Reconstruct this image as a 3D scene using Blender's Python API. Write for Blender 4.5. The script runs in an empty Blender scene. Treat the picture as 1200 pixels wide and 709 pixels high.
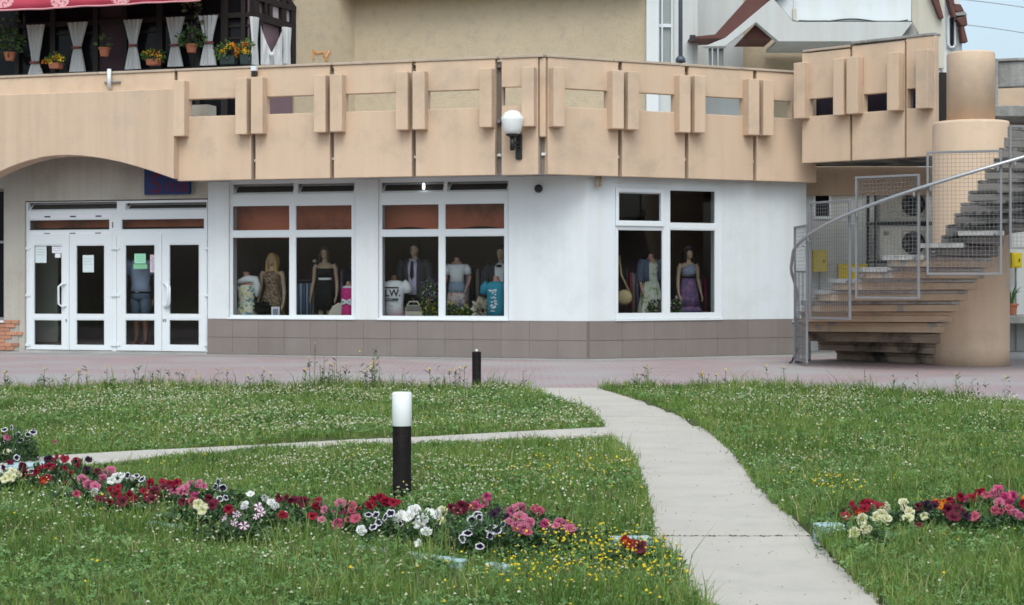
import bpy, math, random
import numpy as np
from mathutils import Vector, Matrix
random.seed(7); RNG = np.random.default_rng(7)
R = math.radians
sc = bpy.context.scene
COL = sc.collection

# ------------------------------------------------------------------ camera
E, F = 1.35, 2000.0          # eye height in metres, focal length in photo pixels
HOR = 331.0                  # row of the horizon in the 1200 x 709 photo
cd = bpy.data.cameras.new('camera'); cam = bpy.data.objects.new('camera', cd); COL.objects.link(cam)
cam.location = (0, 0, E); cam.rotation_euler = (R(90), 0, 0)
cd.sensor_width = 36; cd.lens = 36 * F / 1200
cd.shift_y = (HOR - 354.5) / 1200
cd.clip_start = 0.1; cd.clip_end = 3000
sc.camera = cam
# ------------------------------------------------------------------ world, sun, exposure
SUN_EL, SUN_AZ = R(55), R(180)
w = bpy.data.worlds.new('World'); sc.world = w; w.use_nodes = True
wn, wl = w.node_tree.nodes, w.node_tree.links
sky = wn.new('ShaderNodeTexSky'); sky.sky_type = 'NISHITA'; sky.sun_disc = False
sky.sun_elevation = SUN_EL; sky.sun_rotation = SUN_AZ
sky.dust_density = 4.0; sky.air_density = 1.0; sky.ozone_density = 1.0
hs = wn.new('ShaderNodeHueSaturation'); hs.inputs['Saturation'].default_value = 0.6
bg = wn['Background']; bg.inputs['Strength'].default_value = 0.15
tint = wn.new('ShaderNodeMix'); tint.data_type = 'RGBA'; tint.blend_type = 'MULTIPLY'; tint.inputs['Factor'].default_value = 1; tint.inputs['B'].default_value = (.93, 1.03, 1.05, 1)   # thin overcast
wl.new(sky.outputs[0], hs.inputs['Color']); wl.new(hs.outputs[0], tint.inputs['A']); wl.new(tint.outputs['Result'], bg.inputs['Color'])
sd = bpy.data.lights.new('sun', 'SUN'); sd.energy = 0.5; sd.angle = R(35); sd.color = (1, .985, .96)
so = bpy.data.objects.new('sun', sd); COL.objects.link(so)
sdir = Vector((math.sin(SUN_AZ) * math.cos(SUN_EL), math.cos(SUN_AZ) * math.cos(SUN_EL), math.sin(SUN_EL)))
so.rotation_euler = sdir.to_track_quat('Z', 'Y').to_euler(); so.location = (0, -20, 40)
sc.view_settings.view_transform = 'Standard'; sc.view_settings.look = 'None'
sc.view_settings.exposure = 0.60; sc.view_settings.gamma = 1.0
try:
    sc.cycles.max_bounces = 8; sc.cycles.filter_width = 1.65; sc.cycles.transparent_max_bounces = 16
    sc.cycles.caustics_reflective = False; sc.cycles.caustics_refractive = False
except Exception: pass

# ------------------------------------------------------------------ materials
def nd(m, t, **kw):
    n = m.node_tree.nodes.new(t)
    for k, v in kw.items(): setattr(n, k, v)
    return n
def ln(m, a, b): m.node_tree.links.new(a, b)
def c4(c): return (c[0], c[1], c[2], 1)
def mulc(c, f): return tuple(min(1, x * f) for x in c)
def mat(name, col, rough=.8, var=.12, scale=3, bump=.0, bscale=40, spec=.3, streak=0, metal=0, dirt=None, dirt_amt=.0, dscale=1.2, vary_obj=0):
    m = bpy.data.materials.new(name); m.use_nodes = True
    b = m.node_tree.nodes['Principled BSDF']
    b.inputs['Roughness'].default_value = rough; b.inputs['Metallic'].default_value = metal
    b.inputs['Specular IOR Level'].default_value = spec
    geo = nd(m, 'ShaderNodeNewGeometry')
    n = nd(m, 'ShaderNodeTexNoise'); n.inputs['Scale'].default_value = scale; n.inputs['Detail'].default_value = 6
    ln(m, geo.outputs['Position'], n.inputs['Vector'])
    mx = nd(m, 'ShaderNodeMix', data_type='RGBA')
    mx.inputs['A'].default_value = c4(mulc(col, 1 - var)); mx.inputs['B'].default_value = c4(mulc(col, 1 + var))
    ln(m, n.outputs['Fac'], mx.inputs['Factor'])
    out = mx.outputs['Result']
    if streak:
        mp = nd(m, 'ShaderNodeMapping'); mp.inputs['Scale'].default_value = (3.2, 3.2, .16)
        ln(m, geo.outputs['Position'], mp.inputs['Vector'])
        n2 = nd(m, 'ShaderNodeTexNoise'); n2.inputs['Scale'].default_value = 1.6; n2.inputs['Detail'].default_value = 5
        ln(m, mp.outputs[0], n2.inputs['Vector'])
        rp = nd(m, 'ShaderNodeValToRGB'); rp.color_ramp.elements[0].position = .38; rp.color_ramp.elements[1].position = .72
        v = 1 - streak
        rp.color_ramp.elements[0].color = (1, 1, 1, 1); rp.color_ramp.elements[1].color = (v, v * .97, v * .93, 1)
        ln(m, n2.outputs['Fac'], rp.inputs['Fac'])
        mm = nd(m, 'ShaderNodeMix', data_type='RGBA', blend_type='MULTIPLY'); mm.inputs['Factor'].default_value = 1
        ln(m, out, mm.inputs['A']); ln(m, rp.outputs['Color'], mm.inputs['B']); out = mm.outputs['Result']
    if dirt:
        n3 = nd(m, 'ShaderNodeTexNoise'); n3.inputs['Scale'].default_value = dscale; n3.inputs['Detail'].default_value = 9; n3.inputs['Roughness'].default_value = .65
        ln(m, geo.outputs['Position'], n3.inputs['Vector'])
        r3 = nd(m, 'ShaderNodeValToRGB'); r3.color_ramp.elements[0].position = .5; r3.color_ramp.elements[1].position = .68
        r3.color_ramp.elements[0].color = (0, 0, 0, 1); r3.color_ramp.elements[1].color = (dirt_amt,) * 3 + (1,)
        ln(m, n3.outputs['Fac'], r3.inputs['Fac'])
        md = nd(m, 'ShaderNodeMix', data_type='RGBA'); ln(m, r3.outputs['Color'], md.inputs['Factor'])
        ln(m, out, md.inputs['A']); md.inputs['B'].default_value = c4(dirt); out = md.outputs['Result']
    if vary_obj:
        oi = nd(m, 'ShaderNodeObjectInfo'); mr = nd(m, 'ShaderNodeMapRange')
        mr.inputs['To Min'].default_value = 1 - vary_obj; mr.inputs['To Max'].default_value = 1 + vary_obj
        ln(m, oi.outputs['Random'], mr.inputs['Value'])
        mv = nd(m, 'ShaderNodeVectorMath', operation='SCALE'); ln(m, out, mv.inputs[0]); ln(m, mr.outputs[0], mv.inputs['Scale']); out = mv.outputs[0]
    ln(m, out, b.inputs['Base Color'])
    if bump:
        nb = nd(m, 'ShaderNodeTexNoise'); nb.inputs['Scale'].default_value = bscale; nb.inputs['Detail'].default_value = 4
        ln(m, geo.outputs['Position'], nb.inputs['Vector'])
        bp = nd(m, 'ShaderNodeBump'); bp.inputs['Strength'].default_value = bump; bp.inputs['Distance'].default_value = .02
        ln(m, nb.outputs['Fac'], bp.inputs['Height']); ln(m, bp.outputs[0], b.inputs['Normal'])
    return m
def glass_mat(name, tint=(.86, .88, .88), refl=1.0):
    m = bpy.data.materials.new(name); m.use_nodes = True
    m.node_tree.nodes.remove(m.node_tree.nodes['Principled BSDF'])
    t = nd(m, 'ShaderNodeBsdfTransparent'); t.inputs['Color'].default_value = c4(tint)
    g = nd(m, 'ShaderNodeBsdfGlossy'); g.inputs['Roughness'].default_value = .015
    fr = nd(m, 'ShaderNodeFresnel'); fr.inputs['IOR'].default_value = 1.45
    mu = nd(m, 'ShaderNodeMath', operation='MULTIPLY'); mu.inputs[1].default_value = refl; ln(m, fr.outputs[0], mu.inputs[0])
    x = nd(m, 'ShaderNodeMixShader'); ln(m, mu.outputs[0], x.inputs[0]); ln(m, t.outputs[0], x.inputs[1]); ln(m, g.outputs[0], x.inputs[2])
    ln(m, x.outputs[0], m.node_tree.nodes['Material Output'].inputs['Surface'])
    return m
def attr_mat(name, ramp, attr='rnd', rough=.7, spec=.2, trans=0):
    m = bpy.data.materials.new(name); m.use_nodes = True; b = m.node_tree.nodes['Principled BSDF']
    a = nd(m, 'ShaderNodeAttribute'); a.attribute_name = attr
    r = nd(m, 'ShaderNodeValToRGB'); e = r.color_ramp.elements
    while len(e) < len(ramp): e.new(.5)
    for i, (p, c) in enumerate(ramp): e[i].position = p; e[i].color = c4(c)
    ln(m, a.outputs['Fac'], r.inputs['Fac']); ln(m, r.outputs[0], b.inputs['Base Color'])
    b.inputs['Roughness'].default_value = rough; b.inputs['Specular IOR Level'].default_value = spec
    if trans:
        tr = nd(m, 'ShaderNodeBsdfTranslucent'); ln(m, r.outputs[0], tr.inputs['Color'])
        x = nd(m, 'ShaderNodeMixShader'); x.inputs[0].default_value = trans
        ln(m, b.outputs[0], x.inputs[1]); ln(m, tr.outputs[0], x.inputs[2])
        ln(m, x.outputs[0], m.node_tree.nodes['Material Output'].inputs['Surface'])
    return m
def spots_mat(name, base, cols, scale=14, thr=.5, rough=.8):
    """printed cloth: irregular blotches of several colours on a ground colour"""
    m = bpy.data.materials.new(name); m.use_nodes = True; b = m.node_tree.nodes['Principled BSDF']
    tc = nd(m, 'ShaderNodeTexCoord'); out = None; prev = None
    for i, c in enumerate(cols):
        n = nd(m, 'ShaderNodeTexNoise'); n.inputs['Scale'].default_value = scale * (1 + .23 * i); n.inputs['Detail'].default_value = 2
        mp = nd(m, 'ShaderNodeMapping'); mp.inputs['Location'].default_value = (i * 7.3, i * 3.1, i * 5.7)
        ln(m, tc.outputs['Object'], mp.inputs['Vector']); ln(m, mp.outputs[0], n.inputs['Vector'])
        r = nd(m, 'ShaderNodeMapRange'); r.inputs['From Min'].default_value = thr; r.inputs['From Max'].default_value = thr + .06
        ln(m, n.outputs['Fac'], r.inputs['Value'])
        x = nd(m, 'ShaderNodeMix', data_type='RGBA'); ln(m, r.outputs[0], x.inputs['Factor'])
        if prev is None: x.inputs['A'].default_value = c4(base)
        else: ln(m, prev, x.inputs['A'])
        x.inputs['B'].default_value = c4(c); prev = x.outputs['Result']
    ln(m, prev, b.inputs['Base Color']); b.inputs['Roughness'].default_value = rough
    b.inputs['Specular IOR Level'].default_value = .15
    return m
def petal_mat(name, ramp, star=None):
    m = bpy.data.materials.new(name); m.use_nodes = True; b = m.node_tree.nodes['Principled BSDF']
    uv = nd(m, 'ShaderNodeUVMap'); sp = nd(m, 'ShaderNodeSeparateXYZ'); ln(m, uv.outputs[0], sp.inputs[0])
    geo = nd(m, 'ShaderNodeNewGeometry')
    n = nd(m, 'ShaderNodeTexNoise'); n.inputs['Scale'].default_value = 60; ln(m, geo.outputs['Position'], n.inputs['Vector'])
    ad = nd(m, 'ShaderNodeMath', operation='MULTIPLY_ADD'); ad.inputs[1].default_value = .45; ln(m, n.outputs['Fac'], ad.inputs[0]); 
    sb = nd(m, 'ShaderNodeMath', operation='SUBTRACT'); sb.inputs[1].default_value = .225; ln(m, sp.outputs['X'], sb.inputs[0]); ln(m, sb.outputs[0], ad.inputs[2])
    r = nd(m, 'ShaderNodeValToRGB'); e = r.color_ramp.elements
    while len(e) < len(ramp): e.new(.5)
    for i, (p, c) in enumerate(ramp): e[i].position = p; e[i].color = c4(c)
    ln(m, ad.outputs[0], r.inputs['Fac']); out = r.outputs[0]
    if star:
        mu = nd(m, 'ShaderNodeMath', operation='MULTIPLY'); mu.inputs[1].default_value = 2 * math.pi * 5; ln(m, sp.outputs['Y'], mu.inputs[0])
        si = nd(m, 'ShaderNodeMath', operation='COSINE'); ln(m, mu.outputs[0], si.inputs[0])
        gt = nd(m, 'ShaderNodeMath', operation='GREATER_THAN'); gt.inputs[1].default_value = -.1; ln(m, si.outputs[0], gt.inputs[0])
        x = nd(m, 'ShaderNodeMix', data_type='RGBA'); ln(m, gt.outputs[0], x.inputs['Factor']); ln(m, out, x.inputs['A']); x.inputs['B'].default_value = c4(star); out = x.outputs['Result']
    ln(m, out, b.inputs['Base Color']); b.inputs['Roughness'].default_value = .6; b.inputs['Specular IOR Level'].default_value = .2
    tr = nd(m, 'ShaderNodeBsdfTranslucent'); ln(m, out, tr.inputs['Color'])
    xs = nd(m, 'ShaderNodeMixShader'); xs.inputs[0].default_value = .25
    ln(m, b.outputs[0], xs.inputs[1]); ln(m, tr.outputs[0], xs.inputs[2]); ln(m, xs.outputs[0], m.node_tree.nodes['Material Output'].inputs['Surface'])
    return m

M = {}
M['peach'] = mat('peach_render', (.61, .455, .335), .9, .05, 1.3, .25, 60, .2, streak=.05, dirt=(.36, .29, .23), dirt_amt=.45, vary_obj=.03)
M['peach_edge'] = mat('worn_coping', (.46, .37, .29), .9, .15, 4, .3, 50, dirt=(.3, .26, .22), dirt_amt=.6, dscale=3)
M['fascia'] = mat('peach_render_streaked', (.585, .437, .325), .9, .05, 1.2, .25, 60, .2, streak=.12, dirt=(.36, .30, .25), dirt_amt=.35)
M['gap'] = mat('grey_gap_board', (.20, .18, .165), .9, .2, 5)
M['white_wall'] = mat('white_paint_wall', (.655, .695, .72), .75, .03, 1.2, .15, 45, .3, streak=.035, dirt=(.52, .54, .55), dirt_amt=.45)
M['pvc'] = mat('white_pvc', (.67, .705, .73), .35, .03, 2, spec=.5)
M['plinth'] = mat('taupe_tile', (.205, .172, .160), .55, .08, 1.5, .08, 30, .4, streak=.06, vary_obj=.045, dirt=(.23, .215, .20), dirt_amt=.4)
M['grout'] = mat('grout', (.185, .158, .148), .9, .1)
M['plaster'] = mat('old_cream_plaster', (.44, .415, .37), .9, .1, 2, .3, 30, streak=.15, dirt=(.32, .29, .25), dirt_amt=.6)
M['brick'] = mat('old_brick', (.42, .20, .13), .9, .2, 20, .4, 60, vary_obj=.2)
M['mortar'] = mat('mortar', (.36, .33, .29), .95, .15, 8, .4, 40)
M['glass'] = glass_mat('shop_glass', (.92, .93, .93), .55)
M['vent_glass'] = mat('dusty_vent_glass', (.062, .058, .052), .35, .2, 6, spec=.4)
M['dark_glass'] = mat('dark_glass', (.010, .010, .012), .08, .1, spec=.12)
M['room'] = mat('shop_room_paint', (.27, .215, .20), .9, .15)
M['room_grey'] = mat('vestibule_paint', (.50, .52, .45), .9, .1)
M['valance'] = mat('rust_red_board', (.58, .165, .09), .8, .2, 1, dirt=(.15, .055, .04), dirt_amt=.8, dscale=.8)
M['beige'] = mat('beige_roughcast', (.475, .385, .275), .95, .10, 2.0, .6, 25, .1, dirt=(.36, .31, .24), dirt_amt=.5, dscale=6)
M['grey_white'] = mat('grey_white_paint', (.53, .545, .54), .8, .04, 1, streak=.08)
M['brown_soffit'] = mat('red_brown_timber', (.115, .047, .04), .7, .15, 3)
M['dark_timber'] = mat('black_brown_timber', (.018, .013, .013), .6, .25, 6)
M['plum'] = mat('plum_paint', (.17, .11, .125), .8, .1, 3)
M['cloth_white'] = mat('white_curtain_cloth', (.60, .60, .61), .9, .06, 6)
M['tie'] = mat('brown_tieback', (.20, .06, .06), .8, .1)
M['terracotta'] = mat('terracotta', (.42, .15, .085), .8, .12, 20)
M['dark_pot'] = mat('dark_pot', (.03, .045, .045), .6, .2, 10)
M['awning'] = mat('red_awning_cloth', (.50, .06, .10), .8, .12, 2)
M['awning_print'] = spots_mat('pink_print', (.70, .38, .40), [(.5, .08, .12)], 22, .52)
M['awning_trim'] = mat('pink_trim', (.62, .3, .33), .8, .1)
M['metal_grey'] = mat('grey_painted_steel', (.20, .20, .21), .5, .1, 8, spec=.5)
M['galv'] = mat('galvanised_tube', (.42, .43, .44), .35, .1, 12, spec=.5, metal=.6)
M['wire'] = mat('wire', (.17, .17, .175), .5, .1, spec=.4)
M['ac'] = mat('ac_casing', (.60, .57, .50), .6, .08, 4, dirt=(.25, .22, .19), dirt_amt=.5)
M['black_metal'] = mat('black_metal', (.012, .012, .013), .45, .2, 20, spec=.5)
M['bollard_black'] = mat('worn_black_paint', (.008, .0065, .006), .7, .25, 30, spec=.1, dirt=(.03, .026, .023), dirt_amt=.35, dscale=14)
M['opal'] = mat('opal_plastic', (.76, .78, .78), .3, .03, 6, spec=.5, dirt=(.6, .6, .57), dirt_amt=.4, dscale=9)
M['yellow'] = mat('yellow_enamel', (.62, .46, .02), .5, .08, 5)
M['blue_sign'] = mat('blue_sign_face', (.012, .03, .13), .5, .15, 4)
M['red_letter'] = mat('red_letters', (.10, .014, .04), .6, .1)
M['paper'] = mat('paper', (.60, .68, .69), .8, .04, 10)
M['paper_w'] = mat('white_paper', (.74, .74, .78), .8, .04, 10)
M['paper_g'] = mat('green_paper', (.30, .62, .43), .8, .05, 10)
M['paper_gd'] = mat('green_card', (.17, .42, .22), .8, .05, 10)
M['paper_p'] = mat('pink_paper', (.66, .52, .56), .8, .05, 10)
M['ink'] = mat('ink', (.03, .04, .05), .8, .1)
M['ink_g'] = mat('grey_ink', (.25, .30, .33), .8, .1)
M['orange_paint'] = mat('orange_spray_paint', (.62, .29, .11), .8, .1)
M['pole'] = mat('blue_grey_pole', (.06, .075, .10), .4, .1, spec=.5)
M['concrete_old'] = mat('weathered_concrete', (.33, .325, .31), .95, .18, 3, .5, 30, streak=.35, dirt=(.12, .115, .11), dirt_amt=.7, dscale=2)
M['cream_panel'] = mat('cream_panel', (.54, .51, .44), .8, .06, 2, streak=.15)
M['cable'] = mat('cable', (.04, .04, .045), .6)
M['kerb'] = mat('pale_blue_kerb', (.37, .50, .53), .8, .12, 10, .2, 60, dirt=(.35, .36, .33), dirt_amt=.6, dscale=7)

# weathered stair: peach paint worn to grey concrete, on every face alike
def stair_mat(name, paint, conc, amt):
    m = mat(name, paint, .9, .08, 3, .5, 30, .2, streak=.10, dirt=conc, dirt_amt=1, dscale=2.3)
    for n in m.node_tree.nodes:
        if n.type == 'VALTORGB' and n.color_ramp.elements[0].position == .5:
            n.color_ramp.elements[0].position = amt; n.color_ramp.elements[1].position = amt + .07
    return m
M['step_peach'] = stair_mat('worn_peach_step', (.56, .425, .315), (.33, .31, .29), .57)
M['step_grey'] = stair_mat('bare_concrete_step', (.20, .19, .175), (.07, .066, .062), .46)
M['dark_step'] = mat('dark_low_step', (.30, .235, .185), .95, .15, 3, .5, 30, .2, dirt=(.05, .045, .042), dirt_amt=1, dscale=1.7)  # lowest steps: darker base with near-black blotches
M['tread'] = mat('worn_tread', (.42, .41, .40), .95, .25, 9, .4, 40, dirt=(.2, .19, .18), dirt_amt=.8, dscale=4)

# pavement: rows of small rose and grey pavers, recessed joints in relief
def paver_mat():
    m = bpy.data.materials.new('rose_pavers'); m.use_nodes = True; b = m.node_tree.nodes['Principled BSDF']
    geo = nd(m, 'ShaderNodeNewGeometry')
    br = nd(m, 'ShaderNodeTexBrick'); br.inputs['Scale'].default_value = 1
    br.inputs['Brick Width'].default_value = .21; br.inputs['Row Height'].default_value = .105; br.inputs['Mortar Size'].default_value = .006
    br.inputs['Color1'].default_value = (.40, .272, .268, 1); br.inputs['Color2'].default_value = (.295, .245, .250, 1); br.inputs['Mortar'].default_value = (.17, .15, .145, 1)
    ln(m, geo.outputs['Position'], br.inputs['Vector'])
    n = nd(m, 'ShaderNodeTexNoise'); n.inputs['Scale'].default_value = .55; n.inputs['Detail'].default_value = 7
    ln(m, geo.outputs['Position'], n.inputs['Vector'])
    r = nd(m, 'ShaderNodeValToRGB'); r.color_ramp.elements[0].position = .42; r.color_ramp.elements[1].position = .66
    ln(m, n.outputs['Fac'], r.inputs['Fac'])
    x = nd(m, 'ShaderNodeMix', data_type='RGBA'); ln(m, br.outputs['Color'], x.inputs['A']); x.inputs['B'].default_value = (.33, .31, .305, 1)
    s = nd(m, 'ShaderNodeMath', operation='MULTIPLY'); s.inputs[1].default_value = .92; ln(m, r.outputs[0], s.inputs[0]); ln(m, s.outputs[0], x.inputs['Factor'])
    ln(m, x.outputs['Result'], b.inputs['Base Color']); b.inputs['Roughness'].default_value = .75; b.inputs['Specular IOR Level'].default_value = .35
    return m
M['pavers'] = paver_mat()
M['apron'] = mat('concrete_apron', (.30, .295, .285), .85, .12, 2, .2, 30, dirt=(.42, .41, .40), dirt_amt=.7, dscale=.8)
M['path'] = mat('path_concrete', (.475, .438, .385), .9, .14, 1.7, .45, 45, .2, dirt=(.37, .35, .315), dirt_amt=.5, dscale=2.6)
M['soil'] = mat('lawn_soil', (.07, .09, .032), .95, .35, 6, .5, 20)
M['joint'] = mat('path_joint', (.10, .095, .08), .95, .3, 20)

# ------------------------------------------------------------------ geometry helpers
def P(px, py, Y): return Vector(((px - 600) * Y / F, Y, E - (py - HOR) * Y / F))
def G(px, py, z=0):
    Y = (E - z) * F / (py - HOR); return Vector(((px - 600) * Y / F, Y, z))
class Frame:
    """a vertical plane seen in plan: origin, direction to the right, normal towards the viewer"""
    def __init__(s, ox, oy, ux, uy):
        l = math.hypot(ux, uy); s.o = (ox, oy); s.u = (ux / l, uy / l); s.n = (s.u[1], -s.u[0])
    def off(s, d): return Frame(s.o[0] + s.n[0] * d, s.o[1] + s.n[1] * d, *s.u)
    def sy(s, px, d=0):
        xi = (px - 600) / F; ox, oy = s.o[0] + s.n[0] * d, s.o[1] + s.n[1] * d
        # ox + u0 t = xi Y ; oy + u1 t = Y
        t = (xi * oy - ox) / (s.u[0] - xi * s.u[1]); return t, oy + s.u[1] * t
    def S(s, px, d=0): return s.sy(px, d)[0]
    def Z(s, px, py, d=0): return E - (py - HOR) * s.sy(px, d)[1] / F
    def pt(s, a, d, z): return Vector((s.o[0] + s.u[0] * a + s.n[0] * d, s.o[1] + s.u[1] * a + s.n[1] * d, z))
    def px(s, px, py, d=0): t, Y = s.sy(px, d); return s.pt(t, d, E - (py - HOR) * Y / F)
class MB:
    def __init__(s): s.v = []; s.f = []; s.uv = None
    def add(s, vs, fs):
        k = len(s.v); s.v += [tuple(v) for v in vs]; s.f += [tuple(i + k for i in f) for f in fs]; return s
    def box8(s, c): return s.add(c, [(0, 3, 2, 1), (4, 5, 6, 7), (0, 1, 5, 4), (1, 2, 6, 5), (2, 3, 7, 6), (3, 0, 4, 7)])
    def fbox(s, fr, a0, a1, d0, d1, z0, z1):
        return s.box8([fr.pt(a0, d1, z0), fr.pt(a1, d1, z0), fr.pt(a1, d0, z0), fr.pt(a0, d0, z0),
                       fr.pt(a0, d1, z1), fr.pt(a1, d1, z1), fr.pt(a1, d0, z1), fr.pt(a0, d0, z1)])
    def box(s, x0, x1, y0, y1, z0, z1): return s.fbox(Frame(0, 0, 1, 0), x0, x1, -y1, -y0, z0, z1)
    def prism(s, pts, vec):
        n = len(pts); vec = Vector(vec); q = [Vector(p) + vec for p in pts]
        fs = [tuple(range(n)), tuple(range(2 * n - 1, n - 1, -1))] + [(i, i + n, (i + 1) % n + n, (i + 1) % n) for i in range(n)]
        return s.add(list(pts) + q, fs)
    def plate(s, fr, a0, a1, z0, z1, holes, d0, d1):
        A = sorted({a0, a1} | {h[i] for h in holes for i in (0, 1)}); Z = sorted({z0, z1} | {h[i] for h in holes for i in (2, 3)})
        A = [a for a in A if a0 <= a <= a1]; Z = [z for z in Z if z0 <= z <= z1]
        def solid(i, j):
            if i < 0 or j < 0 or i >= len(A) - 1 or j >= len(Z) - 1: return False
            ca, cz = (A[i] + A[i + 1]) / 2, (Z[j] + Z[j + 1]) / 2
            return not any(h[0] < ca < h[1] and h[2] < cz < h[3] for h in holes)
        idx = {}
        def V(i, j, k):
            if (i, j, k) not in idx: idx[(i, j, k)] = len(s.v); s.v.append(tuple(fr.pt(A[i], (d0, d1)[k], Z[j])))
            return idx[(i, j, k)]
        for i in range(len(A) - 1):
            for j in range(len(Z) - 1):
                if not solid(i, j): continue
                s.f.append((V(i, j, 1), V(i + 1, j, 1), V(i + 1, j + 1, 1), V(i, j + 1, 1)))
                s.f.append((V(i, j, 0), V(i, j + 1, 0), V(i + 1, j + 1, 0), V(i + 1, j, 0)))
                if not solid(i - 1, j): s.f.append((V(i, j, 0), V(i, j, 1), V(i, j + 1, 1), V(i, j + 1, 0)))
                if not solid(i + 1, j): s.f.append((V(i + 1, j, 1), V(i + 1, j, 0), V(i + 1, j + 1, 0), V(i + 1, j + 1, 1)))
                if not solid(i, j - 1): s.f.append((V(i, j, 0), V(i + 1, j, 0), V(i + 1, j, 1), V(i, j, 1)))
                if not solid(i, j + 1): s.f.append((V(i, j + 1, 1), V(i + 1, j + 1, 1), V(i + 1, j + 1, 0), V(i, j + 1, 0)))
        return s
    def tube(s, pts, r, n=8, caps=True):
        pts = [Vector(p) for p in pts]; rs = r if isinstance(r, (list, tuple)) else [r] * len(pts)
        k0 = len(s.v); ref = None
        for i, p in enumerate(pts):
            t = (pts[min(i + 1, len(pts) - 1)] - pts[max(i - 1, 0)]).normalized()
            if ref is None: ref = t.orthogonal().normalized()
            ref = (ref - t * ref.dot(t)).normalized(); b = t.cross(ref)
            for k in range(n):
                a = 2 * math.pi * k / n; s.v.append(tuple(p + (ref * math.cos(a) + b * math.sin(a)) * rs[i]))
        for i in range(len(pts) - 1):
            for k in range(n):
                a, b2 = k0 + i * n + k, k0 + i * n + (k + 1) % n; s.f.append((a, b2, b2 + n, a + n))
        if caps:
            s.f.append(tuple(k0 + n - 1 - k for k in range(n))); e = k0 + (len(pts) - 1) * n; s.f.append(tuple(e + k for k in range(n)))
        return s
    def lathe(s, c, prof, n=20):
        c = Vector(c); k0 = len(s.v)
        for r, z in prof:
            for k in range(n):
                a = 2 * math.pi * k / n; s.v.append((c.x + r * math.cos(a), c.y + r * math.sin(a), c.z + z))
        for i in range(len(prof) - 1):
            for k in range(n):
                a, b = k0 + i * n + k, k0 + i * n + (k + 1) % n; s.f.append((a, b, b + n, a + n))
        s.f.append(tuple(k0 + n - 1 - k for k in range(n))); e = k0 + (len(prof) - 1) * n; s.f.append(tuple(e + k for k in range(n)))
        return s
    def loft(s, rings, n=20, caps=True, fold=0, nf=7, ph=0):
        """rings: (cx, cy, cz, rx, ry); elliptical cross sections"""
        k0 = len(s.v)
        for i, (x, y, z, rx, ry) in enumerate(rings):
            fl = fold * i / max(1, len(rings) - 1)
            for k in range(n):
                a = 2 * math.pi * k / n; q = 1 + fl * math.sin(nf * a + ph)
                s.v.append((x + rx * q * math.cos(a), y + ry * q * math.sin(a), z))
        for i in range(len(rings) - 1):
            for k in range(n):
                a, b = k0 + i * n + k, k0 + i * n + (k + 1) % n; s.f.append((a, b, b + n, a + n))
        if caps:
            s.f.append(tuple(k0 + n - 1 - k for k in range(n))); e = k0 + (len(rings) - 1) * n; s.f.append(tuple(e + k for k in range(n)))
        return s
    def sphere(s, c, r, n=12, m=8, sq=(1, 1, 1)):
        rings = [(c[0], c[1], c[2] - r * sq[2] * math.cos(math.pi * (i + .02) / (m + .04)), max(1e-4, r * sq[0] * math.sin(math.pi * (i + .02) / (m + .04))), max(1e-4, r * sq[1] * math.sin(math.pi * (i + .02) / (m + .04)))) for i in range(m + 1)]
        return s.loft(rings, n)
def root_off(p):
    v = Vector((0, 0, 0))
    while p is not None: v += p.location; p = p.parent
    return v
def props(o, label=None, cat=None, group=None, kind=None):
    if label: o['label'] = label
    if cat: o['category'] = cat
    if group: o['group'] = group
    if kind: o['kind'] = kind
    return o
def obj(name, mb, m, parent=None, smooth=False, bevel=0, label=None, cat=None, group=None, kind=None):
    me = bpy.data.meshes.new(name); off = root_off(parent)
    me.from_pydata([(v[0] - off.x, v[1] - off.y, v[2] - off.z) for v in mb.v], [], mb.f)
    me.materials.append(M[m] if isinstance(m, str) else m)
    if smooth:
        for p in me.polygons: p.use_smooth = True
    me.update()
    o = bpy.data.objects.new(name, me); COL.objects.link(o)
    if parent is not None: o.parent = parent
    if bevel:
        b = o.modifiers.new('bevel', 'BEVEL'); b.width = bevel; b.segments = 2; b.limit_method = 'ANGLE'; b.angle_limit = R(40)
    if smooth == 'auto':
        pass
    return props(o, label, cat, group, kind)
def thing(name, label, cat, loc=(0, 0, 0), group=None):
    o = bpy.data.objects.new(name, None); COL.objects.link(o); o.location = loc; o.empty_display_size = .2
    return props(o, label, cat, group)
def text_mb(txt, size, origin, right, up, bold=0):
    """flat lettering, as a mesh lying in the plane of right / up"""
    cu = bpy.data.curves.new('t', 'FONT'); cu.body = txt; cu.size = size; cu.offset = bold
    o = bpy.data.objects.new('t', cu); COL.objects.link(o); dg = bpy.context.evaluated_depsgraph_get()
    me = bpy.data.meshes.new_from_object(o.evaluated_get(dg)); mb = MB()
    right, up, origin = Vector(right), Vector(up), Vector(origin)
    mb.add([origin + right * v.co.x + up * v.co.y for v in me.vertices], [tuple(p.vertices) for p in me.polygons])
    wd = max((v.co.x for v in me.vertices), default=0)
    bpy.data.objects.remove(o); bpy.data.curves.remove(cu); bpy.data.meshes.remove(me)
    return mb, wd
def interp(x, pts):
    return float(np.interp(x, [p[0] for p in pts], [p[1] for p in pts]))

# ------------------------------------------------------------------ plan of the building
LW = Frame(1.32, 30.0, 1, -.3)        # ground-floor wall, left wing
RW = Frame(1.32, 30.0, 1, .486)       # right wing
LB = LW.off(.90); RB = RW.off(.287)   # faces of the terrace parapet
TB = Frame(5.32, 31.3, 1, -.93)       # raised parapet of the stair landing
PA, PB = LB.px(584, 100), RB.px(637, 100)
CB = Frame(PA.x, PA.y, PB.x - PA.x, PB.y - PA.y)
UF = Frame(0, 34.5, 1, 0)             # upper storey walls
Z0, Z1 = 3.21, 5.22
SL = Vector((LW.u[0], LW.u[1], 0))
FN = Frame(0, 0, 1, 0)

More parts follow.
